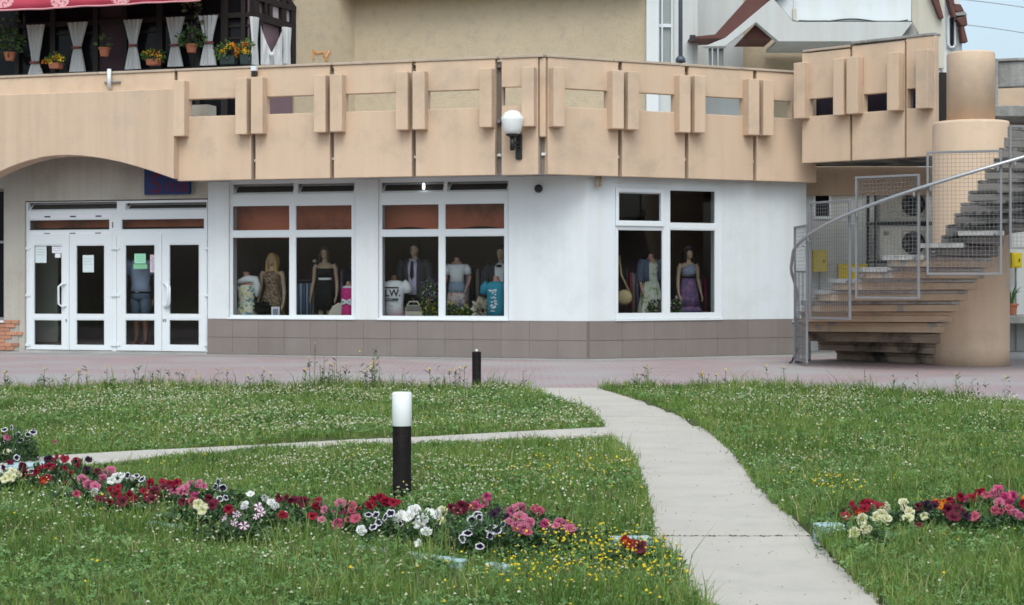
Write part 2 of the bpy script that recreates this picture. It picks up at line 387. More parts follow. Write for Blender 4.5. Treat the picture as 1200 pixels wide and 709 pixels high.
# ------------------------------------------------------------------ ground
def flat(name, pts, z, m, kind='structure'):
    return obj(name, MB().add([(p[0], p[1], z) for p in pts], [tuple(range(len(pts)))]), m, kind=kind)
flat('ground', [(-400, -60), (400, -60), (400, 900), (-400, 900)], -.12, 'soil')
FAR = [(-400, 463), (-150, 462), (0, 461), (200, 460), (450, 460), (640, 460), (700, 457), (900, 459), (1000, 464), (1100, 470), (1200, 477), (1350, 488), (1700, 520)]
farp = [G(*p) for p in FAR]
def farY(x): return float(np.interp(x, [p.x for p in farp], [p.y for p in farp]))
pv = [(p.x, p.y) for p in farp]
flat('pavement', [(-60, farp[0].y)] + [(p[0], p[1] - .25) for p in pv] + [(60, farp[-1].y), (60, 60), (-60, 60)], 0.0, 'pavers')
ap = MB()
a, b_, c_ = LW.pt(-14, .75, 0), RW.pt(-.0, .8, 0), RW.pt(5.2, .9, 0)
ap.add([(a.x, a.y, .004), (b_.x - .2, b_.y, .004), (c_.x, c_.y, .004), (12, 27.6, .004), (16, 29, .004), (16, 36, .004), (-13, 36, .004)], [(0, 1, 2, 3, 4, 5, 6)])
obj('concrete_apron', ap, 'apron', kind='structure')
# path
PL = [(606, 458), (640, 470), (674, 482), (697, 494), (708, 508), (728, 530), (742, 550), (750, 575), (757, 605), (760, 637), (784, 668), (814, 709), (870, 780), (940, 900)]
PR = [(702, 457), (745, 470), (790, 487), (825, 505), (846, 520), (862, 535), (880, 560), (893, 580), (915, 600), (940, 620), (958, 640), (985, 670), (1030, 709), (1110, 780), (1240, 900)]
gl = [G(*p) for p in PL]; gr = [G(*p) for p in PR]
ysamp = np.linspace(min(gl[-1].y, gr[-1].y) - 0.2, 21.6, 120)
def Xl(y): return np.interp(y, [p.y for p in gl[::-1]], [p.x for p in gl[::-1]])
def Xr(y): return np.interp(y, [p.y for p in gr[::-1]], [p.x for p in gr[::-1]])
BT = [(720, 505), (600, 511), (500, 517), (400, 521), (300, 527), (200, 532), (120, 536), (60, 540), (0, 545), (-120, 556), (-300, 572)]
BB = [(720, 515), (600, 518), (500, 524), (380, 531), (250, 538), (150, 545), (60, 557), (0, 567), (-120, 584), (-300, 610)]
bt = [G(*p) for p in BT]; bb = [G(*p) for p in BB]
def Yt(x): return np.interp(x, [p.x for p in bt[::-1]], [p.y for p in bt[::-1]])
def Yb(x): return np.interp(x, [p.x for p in bb[::-1]], [p.y for p in bb[::-1]])
def on_path(x, y, e=0.0):
    return ((x > Xl(y) + e) & (x < Xr(y) - e) & (y < 21.6)) | ((x < Xl(y) + .3) & (y < Yt(x) - e) & (y > Yb(x) + e))
def slab(name, segs, m, top=.022, bot=-.1):
    mb = MB(); n = len(segs)
    for (l, r) in segs: mb.v += [(l[0], l[1], top), (r[0], r[1], top), (l[0], l[1], bot), (r[0], r[1], bot)]
    for i in range(n - 1):
        k = i * 4; mb.f += [(k, k + 1, k + 5, k + 4), (k, k + 4, k + 6, k + 2), (k + 1, k + 3, k + 7, k + 5)]
    mb.f += [(0, 2, 3, 1), (4 * n - 4, 4 * n - 3, 4 * n - 1, 4 * n - 2)]
    return obj(name, mb, m, kind='structure')
# the concrete path is cast in bays; the joint between two bays is a real gap
jY = G(860, 633).y
jit = RNG.normal(0, .010, 400) + .022 * np.sin(np.arange(400) * .9) * np.sin(np.arange(400) * .37 + 1)
def bay(y0, y1, k):
    ys = np.linspace(y0, y1, max(2, int((y1 - y0) / .06)))
    return [((float(Xl(y)) + jit[(i + k) % 400], y), (float(Xr(y)) + jit[(i * 3 + k) % 400], y)) for i, y in enumerate(ys)]
slab('path', bay(ysamp[0], jY - .007, 0), 'path'); slab('path', bay(jY + .007, 12.4, 50), 'path', .024); slab('path', bay(12.412, 16.9, 90), 'path', .021); slab('path', bay(16.912, 21.5, 90), 'path', .023)
flat('path_joint', [(float(Xl(jY)), jY - .02), (float(Xr(jY)), jY - .02), (float(Xr(jY)), jY + .02), (float(Xl(jY)), jY + .02)], .004, 'joint')
xs = np.linspace(-9, float(Xl(14.3)) + .05, 60)
slab('side_path', [((x, float(Yt(x)) + jit[i]), (x, float(Yb(x)) + jit[i + 80])) for i, x in enumerate(xs)], 'path', .040)
# lawn soil under the grass, slightly uneven, dropping away below the path slabs
def hsh(x, y): return .02 * np.sin(x * 1.3 + y * .7) + .016 * np.sin(x * 2.9 - y * 1.9 + 1) + .01 * np.sin(x * 6.1 + y * 5.3)
def lawn_z(x, y):
    fy = np.interp(x, [p.x for p in farp], [p.y for p in farp])
    m = np.clip((fy - y) / 1.5, 0, 1)
    return np.where(on_path(x, y, .03), -.06, .012 + (.022 + hsh(x, y)) * .9 * m)
gx = np.linspace(-9.5, 9.5, 191); gy = np.linspace(5.2, 22.4, 150)
X, Y = np.meshgrid(gx, gy); FY = np.interp(gx, [p.x for p in farp], [p.y for p in farp])
Y = 5.2 + (Y - 5.2) / (22.4 - 5.2) * (FY[None, :] - 5.2)
Zl = lawn_z(X, Y); nx, ny = len(gx), len(gy)
lm = MB(); lm.v = list(map(tuple, np.stack([X, Y, Zl], -1).reshape(-1, 3)))
lm.f = [(j * nx + i, j * nx + i + 1, (j + 1) * nx + i + 1, (j + 1) * nx + i) for j in range(ny - 1) for i in range(nx - 1)]
obj('lawn', lm, 'soil', smooth=True, kind='structure')
#PART2
# ------------------------------------------------------------------ shop building (ground floor)
bld = thing('shop_building', 'white shop building with taupe tiled plinth, glazed entrance and display windows under the terrace', 'building', (1.32, 30, 0))
PZ = .665
def rect(fr, x0, x1, y0, y1, d=0):
    """pixel rectangle on a wall -> along-wall and height limits"""
    cx, cy = (x0 + x1) / 2, (y0 + y1) / 2
    return (fr.S(x0, d), fr.S(x1, d), fr.Z(cx, y1, d), fr.Z(cx, y0, d))
DW = -.14
# left wing wall: plaster part over the entrance, white piers beside the windows
sD0, sD1 = LW.S(29), LW.S(243.5)
w1 = rect(LW, 268, 416, 209, 374); w2 = rect(LW, 443, 596, 208, 374)
dtop = LW.Z(136, 234)
wall_l = MB().plate(LW, LW.S(-80), sD1, 0, 4.7, [(sD0, sD1 + 1, -1, dtop), (LW.S(-80) - .1, LW.S(4.5), LW.Z(2, 376), LW.Z(2, 221))], -.35, 0)
obj('wall', wall_l, 'plaster', bld)
for a0, a1 in ((sD1, w1[0]), (w1[1], w2[0]), (w2[1], 0)): obj('wall', MB().fbox(LW, a0, a1, -.35, 0, PZ, 3.24), 'white_wall', bld, bevel=.006)
for w_ in (w1, w2): obj('lintel', MB().fbox(LW, w_[0] + .002, w_[1] - .002, -.35, -.002, w_[3], 3.24), 'white_wall', bld)
w3 = rect(RW, 721, 845, 217, 373)
wr_ = MB().plate(RW, 0, RW.S(945), PZ, 3.24, [(w3[0], w3[1], PZ - 1, w3[3])], -.35, .0)
obj('wall', wr_, 'white_wall', bld, bevel=.006)
# plinth with its tiles
pl = MB(); pl.plate(LW, sD1, .02, 0, PZ - .004, [], -.36, .010); pl.plate(RW, -.0, RW.S(945), 0, PZ - .004, [], -.36, .010)
plinth = obj('plinth', pl, 'grout', bld)
def tiles(fr, a0, a1, n):
    wd = (a1 - a0) / n
    for i in range(n):
        for z0, z1 in ((.01, .325), (.329, PZ)):
            obj('tile', MB().fbox(fr, a0 + i * wd + .002, a0 + (i + 1) * wd - .002, .010, .024 + RNG.uniform(0, .002), z0, z1 - .003), 'plinth', plinth)
tiles(LW, sD1, -.0, 14); tiles(RW, .03, RW.S(945), 7)
# exposed bricks where the plaster fell, left edge of the picture
bk = obj('broken_plaster', MB().fbox(LW, LW.S(-70), LW.S(22), .0005, .012, .02, .62), 'mortar', bld)
for r in range(8):
    for k in range(8):
        a = LW.S(-60) + k * .262 + (.13 if r % 2 else 0); a1 = a + .25
        lim = LW.S(17 + 9 * math.sin(r * 2.1) + 3 * math.sin(r * 5.3))
        if a > lim - .04: continue
        obj('brick', MB().fbox(LW, a, min(a1, lim), .0, .028 + RNG.uniform(0, .012), .03 + r * .074, .03 + r * .074 + .064), 'brick', bk)
# dark window at the far left edge
fwin = obj('side_window', MB().plate(LW, LW.S(-80), LW.S(4.5), LW.Z(2, 376), LW.Z(2, 221), [(LW.S(-79), LW.S(2.5), LW.Z(2, 372), LW.Z(2, 285)), (LW.S(-79), LW.S(2.5), LW.Z(2, 282), LW.Z(2, 224))], -.2, -.1), 'metal_grey', bld)
obj('glass_pane', MB().fbox(LW, LW.S(-79), LW.S(3), -.17, -.16, LW.Z(2, 374), LW.Z(2, 223)), 'dark_glass', fwin)
obj('sill', MB().fbox(LW, LW.S(-80), LW.S(6), -.1, .06, LW.Z(2, 378), LW.Z(2, 375.5)), 'pvc', fwin)
# shop room behind the glass
rm = MB()
A0, A1 = LW.pt(LW.S(-20), -.36, 0), LW.pt(LW.S(-20), -5, 0); B1 = RW.pt(RW.S(1000), -5, 0); B0 = RW.pt(RW.S(944), -.36, 0); Cn = LW.pt(-.15, -.36, 0)
ring = [A0, A1, LW.pt(-2, -5, 0), B1, B0]
def wallquad(mb, p, q, z0, z1): mb.add([(p.x, p.y, z0), (q.x, q.y, z0), (q.x, q.y, z1), (p.x, p.y, z1)], [(0, 1, 2, 3)])
for p, q in zip(ring[:-1], ring[1:]): wallquad(rm, p, q, .0, 3.2)
rm.add([(p.x, p.y, .14) for p in ring + [Cn]], [tuple(range(6))]); rm.add([(p.x, p.y, 3.2) for p in ring + [Cn]], [tuple(range(6))])
obj('shop_room', rm, 'room', bld)
sP = LW.S(246)
obj('partition', MB().fbox(LW, sP - .02, sP + .06, -3.5, -.37, .15, 3.15), 'room', bld)
obj('partition', MB().fbox(LW, LW.S(20, -1.2), LW.S(67, -1.2), -1.25, -1.2, .15, 3.15), 'room_grey', bld)
obj('partition', MB().fbox(RW, .0, .06, -2.4, -.6, .15, 3.15), 'room', bld)
# rust red boards added behind the upper panes, colouring them like warm reflections
def valance(fr, px0, px1, py, arch, d=-.55, top=3.15):
    a0, a1 = fr.S(px0, d), fr.S(px1, d); z = fr.Z((px0 + px1) / 2, py, d); n = 24; pts = []
    for i in range(n + 1):
        t = i / n; pts.append(fr.pt(a0 + (a1 - a0) * t, d, z + arch * math.sin(math.pi * t) ** .7))
    pts += [fr.pt(a1, d, top), fr.pt(a0, d, top)]
    return obj('pane_tint_board', MB().prism(pts, (fr.n[0] * -.05, fr.n[1] * -.05, 0)), 'valance', bld)
valance(LW, 262, 345, 280, .02); valance(LW, 347, 422, 277, .02, -.6); valance(LW, 440, 518, 276, .16); valance(LW, 522, 604, 274, .14, -.6)
obj('pane_tint_board', MB().fbox(LW, LW.S(31), LW.S(243), -.40, -.36, 2.42, 3.1), 'valance', bld)
# ---- windows
def glazed(fr, name, outer, panes, d0, d1, hop=(), m='pvc', bars=()):
    o = rect(fr, *outer, d1); hs_ = [rect(fr, *p, d1) for p in panes]; hh = [rect(fr, *p, d1) for p in hop]
    f = obj(name, MB().plate(fr, *o, hs_ + hh, d0, d1), m, bld, bevel=.006)
    for h in hs_:
        obj('glass_pane', MB().fbox(fr, h[0] - .012, h[1] + .012, (d0 + d1) / 2 - .004, (d0 + d1) / 2 + .004, h[2] - .012, h[3] + .012), 'glass', f)
        bd = .02
        g = MB().plate(fr, h[0] + .001, h[1] - .001, h[2] + .001, h[3] - .001, [(h[0] + bd, h[1] - bd, h[2] + bd, h[3] - bd)], d1 - .035, d1 - .006)
        obj('glazing_bead', g, m, f)
    for h in hh:                                   # top sash tipped inwards
        t = .16; b = .035
        def q(a, z, dd): k = (z - h[2]) / (h[3] - h[2]); return fr.pt(a, d1 - .03 - k * t + dd, z)
        mb = MB()
        for (p0, p1, q0, q1) in ((h[0], h[1], h[2], h[2] + b), (h[0], h[1], h[3] - b, h[3]), (h[0], h[0] + b, h[2] + b, h[3] - b), (h[1] - b, h[1], h[2] + b, h[3] - b)):
            mb.box8([q(p0, q0, .02), q(p1, q0, .02), q(p1, q0, -.02), q(p0, q0, -.02), q(p0, q1, .02), q(p1, q1, .02), q(p1, q1, -.02), q(p0, q1, -.02)])
        obj('tipped_sash', mb, m, f)
        obj('sash_glass', MB().box8([q(h[0] + .01, h[2] + .01, .004), q(h[1] - .01, h[2] + .01, .004), q(h[1] - .01, h[2] + .01, -.004), q(h[0] + .01, h[2] + .01, -.004),
                                q(h[0] + .01, h[3] - .01, .004), q(h[1] - .01, h[3] - .01, .004), q(h[1] - .01, h[3] - .01, -.004), q(h[0] + .01, h[3] - .01, -.004)]), 'vent_glass', f)
    return f
def sill(fr, px0, px1, py, par):
    a0, a1 = fr.S(px0), fr.S(px1); z = PZ
    obj('sill', MB().fbox(fr, a0, a1, -.1, .045, z - .002, z + .028), 'pvc', par, bevel=.005)
F1 = glazed(LW, 'shop_window', (268, 416, 208.5, 373.5), [(271.5, 340, 240, 271), (345.5, 413, 239.5, 270.5), (271.5, 340, 277, 370.5), (345.5, 413, 276.5, 370.5)], DW, DW + .08, [(273, 344, 215.5, 227.5), (349, 416 - 1, 215, 226.5)])
sill(LW, 267, 417, 372, F1)
F2 = glazed(LW, 'shop_window', (443, 596, 207.5, 374), [(446.5, 515, 238.5, 270), (520.5, 592, 237.5, 269.5), (446.5, 515, 276, 371.5), (520.5, 592, 275.5, 371.5)], DW, DW + .08, [(447, 520, 213.5, 225.5), (524, 595, 212.5, 224.5)])
sill(LW, 442, 597, 372, F2)
F3 = glazed(RW, 'shop_window', (721, 845, 217, 373.5), [(724.5, 775, 225.5, 260), (784.5, 839, 222.5, 262.5), (723.5, 777.5, 268.5, 368), (784.5, 839, 268.5, 367.5)], DW + .05, DW + .13)
sill(RW, 720, 846, 372, F3)
obj('opening_sash', MB().plate(RW, *rect(RW, 721.8, 778.2, 220.5, 265, DW + .16), [rect(RW, 725, 774.8, 225.5, 259.5, DW + .16)], DW + .131, DW + .165), 'pvc', F3, bevel=.006)
# ---- entrance: frame, transom lights, tipped sashes, four door leaves
EN = glazed(LW, 'entrance_frame', (30, 243, 235.5, 414), [(33.5, 129, 256.5, 270.5), (141.5, 240, 255.5, 269.5)], DW, DW + .09, [(33, 137, 237, 247), (147, 242, 237.5, 246)])
# door openings are cut out of the frame mesh: rebuild it with the two openings
o = rect(LW, 30, 243, 235.5, 415.5, DW + .09)
holes = [rect(LW, *p, DW + .09) for p in [(33.5, 129, 256.5, 270.5), (141.5, 240, 255.5, 269.5), (33, 137, 237, 247), (147, 242, 237.5, 246), (32, 131.5, 276.5, 430), (136.5, 241.5, 275.5, 430)]]
holes = [(h[0], h[1], h[2] if h[2] > .3 else -1, h[3]) for h in holes]
tmp = MB().plate(LW, o[0], o[1], .0, o[3], holes, DW, DW + .09)
off = root_off(EN.parent); me = bpy.data.meshes.new('entrance_frame'); me.from_pydata([tuple(Vector(v) - off) for v in tmp.v], [], tmp.f); me.materials.append(M['pvc']); EN.data = me
obj('threshold', MB().fbox(LW, sD0, sD1, -.3, .05, .004, .035), 'apron', EN)
obj('film_strip', MB().fbox(LW, LW.S(34), LW.S(129), DW + .09, DW + .093, LW.Z(80, 255), LW.Z(80, 252)), 'paper_w', EN)
obj('film_strip', MB().fbox(LW, LW.S(34), LW.S(129), DW + .09, DW + .093, LW.Z(80, 274.5), LW.Z(80, 272)), 'paper_w', EN)
fm = MB()
for px in (54, 84, 114):
    fm.fbox(LW, LW.S(px - 3.5), LW.S(px + 3.5), DW + .093, DW + .0945, LW.Z(80, 254.4), LW.Z(80, 252.8)); fm.fbox(LW, LW.S(px - 4), LW.S(px + 3), DW + .093, DW + .0945, LW.Z(80, 273.9), LW.Z(80, 272.8))
fm.fbox(LW, LW.S(130), LW.S(131), DW + .0905, DW + .0945, LW.Z(130, 267), LW.Z(130, 260))
obj('film_print', fm, 'ink', EN, kind='stuff')
DD = DW + .10
def leaf(px0, px1, g0, g1, top, bot=413.3, split=(369, 374), handle=None, hb=None):
    """glazed door leaf, glass between pixel columns g0 and g1"""
    o = rect(LW, px0, px1, top, bot, DD); gt = top + 12.6
    h1 = rect(LW, g0, g1, gt, split[0], DD); h2 = rect(LW, g0, g1, split[1], 405.3, DD)
    d = obj('door_leaf', MB().plate(LW, o[0], o[1], .045, o[3], [h1, h2], DD - .075, DD), 'pvc', bld, bevel=.006)
    for h in (h1, h2):
        obj('glass_pane', MB().fbox(LW, h[0] - .01, h[1] + .01, DD - .042, DD - .034, h[2] - .01, h[3] + .01), 'glass', d)
        obj('glazing_bead', MB().plate(LW, h[0] + .001, h[1] - .001, h[2] + .001, h[3] - .001, [(h[0] + .02, h[1] - .02, h[2] + .02, h[3] - .02)], DD - .03, DD - .004), 'pvc', d)
    if handle:
        x, sx = handle; a = LW.S(x); z0, z1 = LW.Z(x, 359), LW.Z(x, 333); w_ = sx * .115
        obj('handle', MB().tube([LW.pt(a, DD - .01, z1), LW.pt(a + w_ * .5, DD + .05, z1 + .005), LW.pt(a + w_, DD + .08, z1 - .05), LW.pt(a + w_, DD + .08, z0 + .05), LW.pt(a + w_ * .5, DD + .05, z0 - .005), LW.pt(a, DD - .01, z0)], .022, 8), 'pvc', d, smooth=True)
        obj('lock', MB().fbox(LW, a + sx * -.01 - .012, a + sx * -.01 + .012, DD, DD + .012, LW.Z(x, 377), LW.Z(x, 374)), 'metal_grey', d)
    if hb is not None:
        for py in (291, 346, 404): obj('hinge', MB().fbox(LW, LW.S(hb) - .05, LW.S(hb) + .05, DD, DD + .02, LW.Z(hb, py + 1.5), LW.Z(hb, py - 1.5)), 'pvc', d)
    return d
D1 = leaf(31.5, 80.8, 39, 73, 274, handle=(76, -1), hb=31.5)
D2 = leaf(81.2, 131.3, 88.5, 123, 274, hb=131.3)
D3 = leaf(136.7, 189.3, 146, 182, 273.5, handle=(191, 1), hb=136.7)
D4 = leaf(189.7, 241.5, 197.5, 234, 273, handle=(193.5, 1), hb=241.5)
def notice(d, x0, x1, y0, y1, m, lines=0, dd=DD - .032, ink='ink_g'):
    n = obj('notice', MB().fbox(LW, *[LW.S(x0, dd), LW.S(x1, dd)], dd, dd + .002, LW.Z(x0, y1, dd), LW.Z(x0, y0, dd)), m, d)
    return n
def scrib(d, x0, x1, y0, y1, rows, ink='ink_g', dd=DD - .0298):
    mb = MB()
    for r in range(rows):
        y = y0 + (y1 - y0) * (r + .5) / rows; x = x0
        while x < x1 - .6:
            l = RNG.uniform(.8, 2.2); mb.fbox(LW, LW.S(x, dd), LW.S(min(x1, x + l), dd), dd, dd + .001, LW.Z(x, y + .25, dd), LW.Z(x, y - .25, dd)); x += l + .5
    obj('print', mb, ink, d, kind='stuff')
notice(D1, 41.5, 54.5, 288, 308, 'paper'); scrib(D1, 43, 53, 291, 300, 3)
notice(D1, 61, 72.5, 286, 296.5, 'paper_w'); notice(D1, 64.5, 71, 297, 302, 'paper_w'); scrib(D1, 62, 71.5, 288, 295, 3)
notice(D2, 97, 110, 299, 319, 'paper'); scrib(D2, 98.5, 108.5, 302, 311, 3)
notice(D3, 157.5, 170.8, 297.3, 308.8, 'paper_g'); scrib(D3, 160, 169, 299, 307, 3, 'paper_gd')
notice(D3, 156.3, 172, 309.6, 315.2, 'paper_gd')
g0 = LW.px(156.9, 314.4, DD - .0285); tm, wd = text_mb('INCHIS', .092, g0, SL, (0, 0, 1)); obj('lettering', tm, 'paper_g', D3)
notice(D3, 176, 181.8, 298.5, 305.5, 'paper_p'); notice(D3, 176, 181.8, 306, 319, 'paper_p')
vm = MB()
for k in range(9):
    y = 299.5 + k * 2.1; dd = DD - .0295
    vm.fbox(LW, LW.S(177, dd), LW.S(181, dd), dd, dd + .001, LW.Z(178, y + .45, dd), LW.Z(178, y - .2, dd)); vm.fbox(LW, LW.S(177 + (k * 1.7) % 3, dd), LW.S(178 + (k * 1.7) % 3, dd), dd, dd + .0015, LW.Z(178, y + 1.7, dd), LW.Z(178, y, dd))
obj('print', vm, 'ink_g', D3, kind='stuff')
# sign over the entrance
sg = thing('shop_sign', 'dark blue shop sign with red letters half hidden by the arch over the entrance', 'sign', tuple(LW.px(199, 228)))
sr = rect(LW, 171, 224, 190, 228, .02)
obj('sign_board', MB().fbox(LW, *sr[:2], .02, .09, *sr[2:]), 'blue_sign', sg, bevel=.005)
for t, x, y, s in (('S', 176, 226, .52), ('i', 194, 224.5, .36), ('n', 200, 224.5, .36), ('a', 211.5, 224.5, .36)):
    mb, wd = text_mb(t, s, LW.px(x, y, .0925), SL, (0, 0, 1), .008); obj('letter', mb, 'red_letter', sg)
obj('bracket', MB().tube([LW.px(225, 212, .05), LW.px(228, 222, .05), LW.px(226, 228, .03)], .012, 6), 'metal_grey', sg)
# small fittings on the white wall
cm = thing('security_camera', 'small black dome security camera on the white corner wall', 'camera', tuple(LW.px(631, 221)))
obj('dome', MB().sphere(LW.px(631, 221, .07), .075, 14, 10), 'black_metal', cm, smooth=True); obj('mount', MB().tube([LW.px(632, 221, 0), LW.px(631.5, 221, .05)], .06, 12), 'metal_grey', cm)
pp = obj('drain_stub', MB().tube([RW.px(700, 206, .1), RW.px(700, 219, .1)], .035, 8).tube([RW.px(704, 206, .1), RW.px(704, 218, .1)], .02, 8), 'peach_edge', smooth=True)
props(pp, 'short rusty drain stub under the parapet on the white wall', 'pipe')
bulb = thing('bare_bulb', 'glowing white energy saving bulb seen in the tipped top sash', 'lamp', tuple(LW.px(496, 219, -.3)))
em = bpy.data.materials.new('lit_bulb'); em.use_nodes = True; em.node_tree.nodes['Principled BSDF'].inputs['Emission Color'].default_value = (.95, 1, 1, 1); em.node_tree.nodes['Principled BSDF'].inputs['Emission Strength'].default_value = 2.5
obj('bulb', MB().lathe(LW.px(496.5, 222, DW + .085), [(.012, 0), (.022, .015), (.024, .06), (.02, .1), (.01, .115)], 10), em, bulb, smooth=True)
obj('lamp_holder', MB().lathe(LW.px(496.5, 222, DW + .085), [(.014, .112), (.016, .16)], 8), 'pvc', bulb)
# recess to the right of the shop with the service wall
obj('service_wall', MB().plate(Frame(0, 33.6, 1, 0), 5.2, 13, 0, 3.6, [(5.93, 6.28, 2.6, 3.12)], -.3, 0), 'grey_white', bld)
rt = RW.pt(RW.S(945), -.36, 0)
obj('return_wall', MB().prism([(rt.x, rt.y, 0), (rt.x - .25, rt.y, 0), (rt.x - .2, 33.6, 0), (rt.x, 33.6, 0)], (0, 0, 3.24)), 'grey_white', bld)
sw = obj('service_window', MB().plate(FN, 5.93, 6.28, 2.6, 3.12, [(5.97, 6.24, 2.65, 3.07)], -33.66, -33.58), 'pvc', bld)
obj('glass_pane', MB().box(5.96, 6.25, 33.63, 33.64, 2.64, 3.08), 'dark_glass', sw)
obj('beam', MB().box(5.5, 9.6, 32.6, 32.9, 3.02, 3.557), 'peach', bld)

# ------------------------------------------------------------------ terrace parapet
par = thing('terrace_parapet', 'peach concrete terrace parapet of slotted panels with paired vertical fins above the shop windows', 'parapet', (0, 29.5, Z0))
FZ0, FZ1, SZ0, SZ1 = 4.02, 5.04, 4.385, 4.70
def fin(fr, a0, a1, z0, z1, parent, dep=.2):
    jig = RNG.uniform(-.006, .006)
    obj('fin', MB().fbox(fr, a0, a1, .001, dep + jig, z0 + jig, z1 + jig), 'peach', parent, bevel=.012)
def panel(fr, a0, a1, z0, z1, hole, fins, dz=0, th=.14, m='peach'):
    t = RNG.uniform(-.008, .008)
    p = obj('panel', MB().plate(fr, a0, a1, z0 + dz, z1 + dz, [hole] if hole else [], -th + t, t), m, par, bevel=.010)
    for f in fins: fin(fr, f[0], f[1], FZ0 + dz, FZ1 + dz, p)
    return p
def gapboard(fr, s, dz=0, wd=.09):
    g = obj('gap_board', MB().fbox(fr, s - wd, s + wd, -.17, -.15, Z0 + .03 + dz, Z1 - .03 + dz), 'gap', par)
    obj('tie_bracket', MB().fbox(fr, s - .035, s + .035, -.149, -.10, 3.54 + dz, 3.585 + dz), 'pvc', g)
    obj('tie_bracket', MB().fbox(fr, s - .03, s + .03, -.149, -.06, 4.12 + dz, 4.17 + dz), 'metal_grey', g)
    obj('panel_hook', MB().fbox(fr, s - .045, s + .045, -.149, -.08, 5.08 + dz, 5.13 + dz), 'gap', g)
JL = [LB.S(x) for x in (206, 297, 389, 485, 583)]
for i in range(4):
    a0, a1 = JL[i], JL[i + 1]; g = .035
    fs = [(a0 + .04, a0 + .27), (a1 - .27, a1 - .045)]
    h = (a0 + .262, a1 - .262, SZ0, SZ1)
    panel(LB, a0 + g, a1 - g * 1.2, Z0, Z1, h, fs); gapboard(LB, a0)
gapboard(LB, JL[4])
cw = (PB - PA).length
panel(CB, .06, cw - .10, Z0, Z1, (.061, cw - .335, SZ0 + .02, SZ1 + .03), [(cw - .34, cw - .12)])
obj('corner_strip', MB().fbox(CB, cw - .085, cw + .03, -.16, -.02, 3.85, Z1 - .01), 'peach', par, bevel=.02); gapboard(CB, cw - .03, 0, .08)
JR = [RB.S(x) for x in (640, 727, 805, 885, 957)]
for i in range(4):
    a0, a1 = JR[i], JR[i + 1]; g = .035
    fs = [(a0 + .045, a0 + .27), (a1 - .27, a1 - .04)] if i < 3 else [(a0 + .045, a0 + .27)]
    h = (a0 + .262, a1 - .262, SZ0, SZ1) if i < 3 else (a0 + .262, a0 + .80, SZ0, SZ1)
    panel(RB, a0 + g, a1 - g * 1.2 if i < 3 else a1, Z0, Z1, h, fs)
    if i: gapboard(RB, a0)
DZ = .325
jt = [TB.S(x) for x in (940, 997, 1061, 1096)]
panel(TB, jt[0], jt[1] - .02, Z0, Z1 + .0, (jt[0] + .16, jt[1] - .262, SZ0, SZ1), [(jt[0] - .06, jt[0] + .17), (jt[1] - .25, jt[1] - .035)], DZ)
panel(TB, jt[1] + .02, jt[2] - .02, Z0, Z1 + .04, (jt[1] + .262, jt[2] - .24, SZ0, SZ1), [(jt[1] + .03, jt[1] + .26), (jt[2] - .25, jt[2] - .02)], DZ)
panel(TB, jt[2] + .02, jt[3], Z0, Z1 + .07, (jt[2] + .04, jt[3] - .27, SZ0, SZ1 + .03), [(jt[3] - .27, jt[3] - .03)], DZ)
gapboard(TB, jt[1], DZ, .06); gapboard(TB, jt[2], DZ, .06)
# coping in lengths
def coping(fr, a0, a1, z, n, m='peach_edge', slope=0):
    for i in range(n):
        q0, q1 = a0 + (a1 - a0) * i / n, a0 + (a1 - a0) * (i + 1) / n
        obj('coping', MB().fbox(fr, q0 + .004, q1 - .004, -.20, .025, z + RNG.uniform(-.004, .004), z + .045), m, par, bevel=.008)
coping(LB, LB.S(-60), JL[0], Z1 + .001, 3); coping(LB, JL[0], JL[4], Z1 + .001, 4); coping(CB, 0.03, cw, Z1 + .006, 1); coping(RB, JR[0], RB.S(939), Z1 + .001, 4); coping(TB, jt[0] + .02, jt[1], Z1 + .02 + DZ, 1); coping(TB, jt[1], jt[3], Z1 + .075 + DZ, 1, 'concrete_old')
# solid stretch above the arch and the arched fascia in front of it
obj('plain_panel', MB().fbox(LB, LB.S(-60), JL[0] - .03, -.14, 0, 4.3, Z1), 'peach', par, bevel=.008)
AF = LB.off(.20)
arch = [(203.5, 209.5), (195, 206.5), (178, 200.5), (160, 195), (142, 190), (125, 186.5), (110, 184), (95, 182.5), (80, 181.8), (65, 182.2), (50, 184), (30, 189), (12, 195.5), (0, 201), (-30, 216), (-60, 233)]
pts = [AF.px(x, y) for x, y in arch]; zt = 4.88
pts += [AF.pt(AF.S(-60), 0, zt), AF.pt(AF.S(203.5), 0, zt)]
obj('arched_fascia', MB().prism(pts, (AF.n[0] * -.40, AF.n[1] * -.40, 0)), 'fascia', par, bevel=.01)
# terrace slab and its soffit
sl = MB(); q = [LB.pt(JL[0] - .02, -.17, 0), PA + Vector((0, .2, 0)), PB + Vector((0, .2, 0)), RB.pt(RB.S(957), -.17, 0), Vector((5.6, 33.4, 0)), Vector((9.5, 33.4, 0)), Vector((9.5, 36, 0)), Vector((-8, 36.5, 0)), LW.pt(LW.S(236), -.3, 0)]
sl.prism([(p.x, p.y, 3.245) for p in q], (0, 0, .33)); obj('terrace_slab', sl, 'grey_white', par)
sl2 = MB(); q = [LB.pt(LB.S(-60), -.2, 0), LB.pt(JL[0] - .03, -.2, 0), LW.pt(LW.S(236), -.29, 0), Vector((-8, 36.6, 0)), Vector((-16, 38, 0))]
sl2.prism([(p.x, p.y, 4.28) for p in q], (0, 0, .2)); obj('terrace_slab', sl2, 'grey_white', par)
obj('soffit_beam', MB().fbox(LW, LW.S(-20), LW.S(240), .0, .16, 4.02, 4.27), 'plaster', par)
obj('downstand', MB().fbox(LW, LW.S(236), LW.S(246), .02, .68, 3.5, 4.27), 'plaster', par)
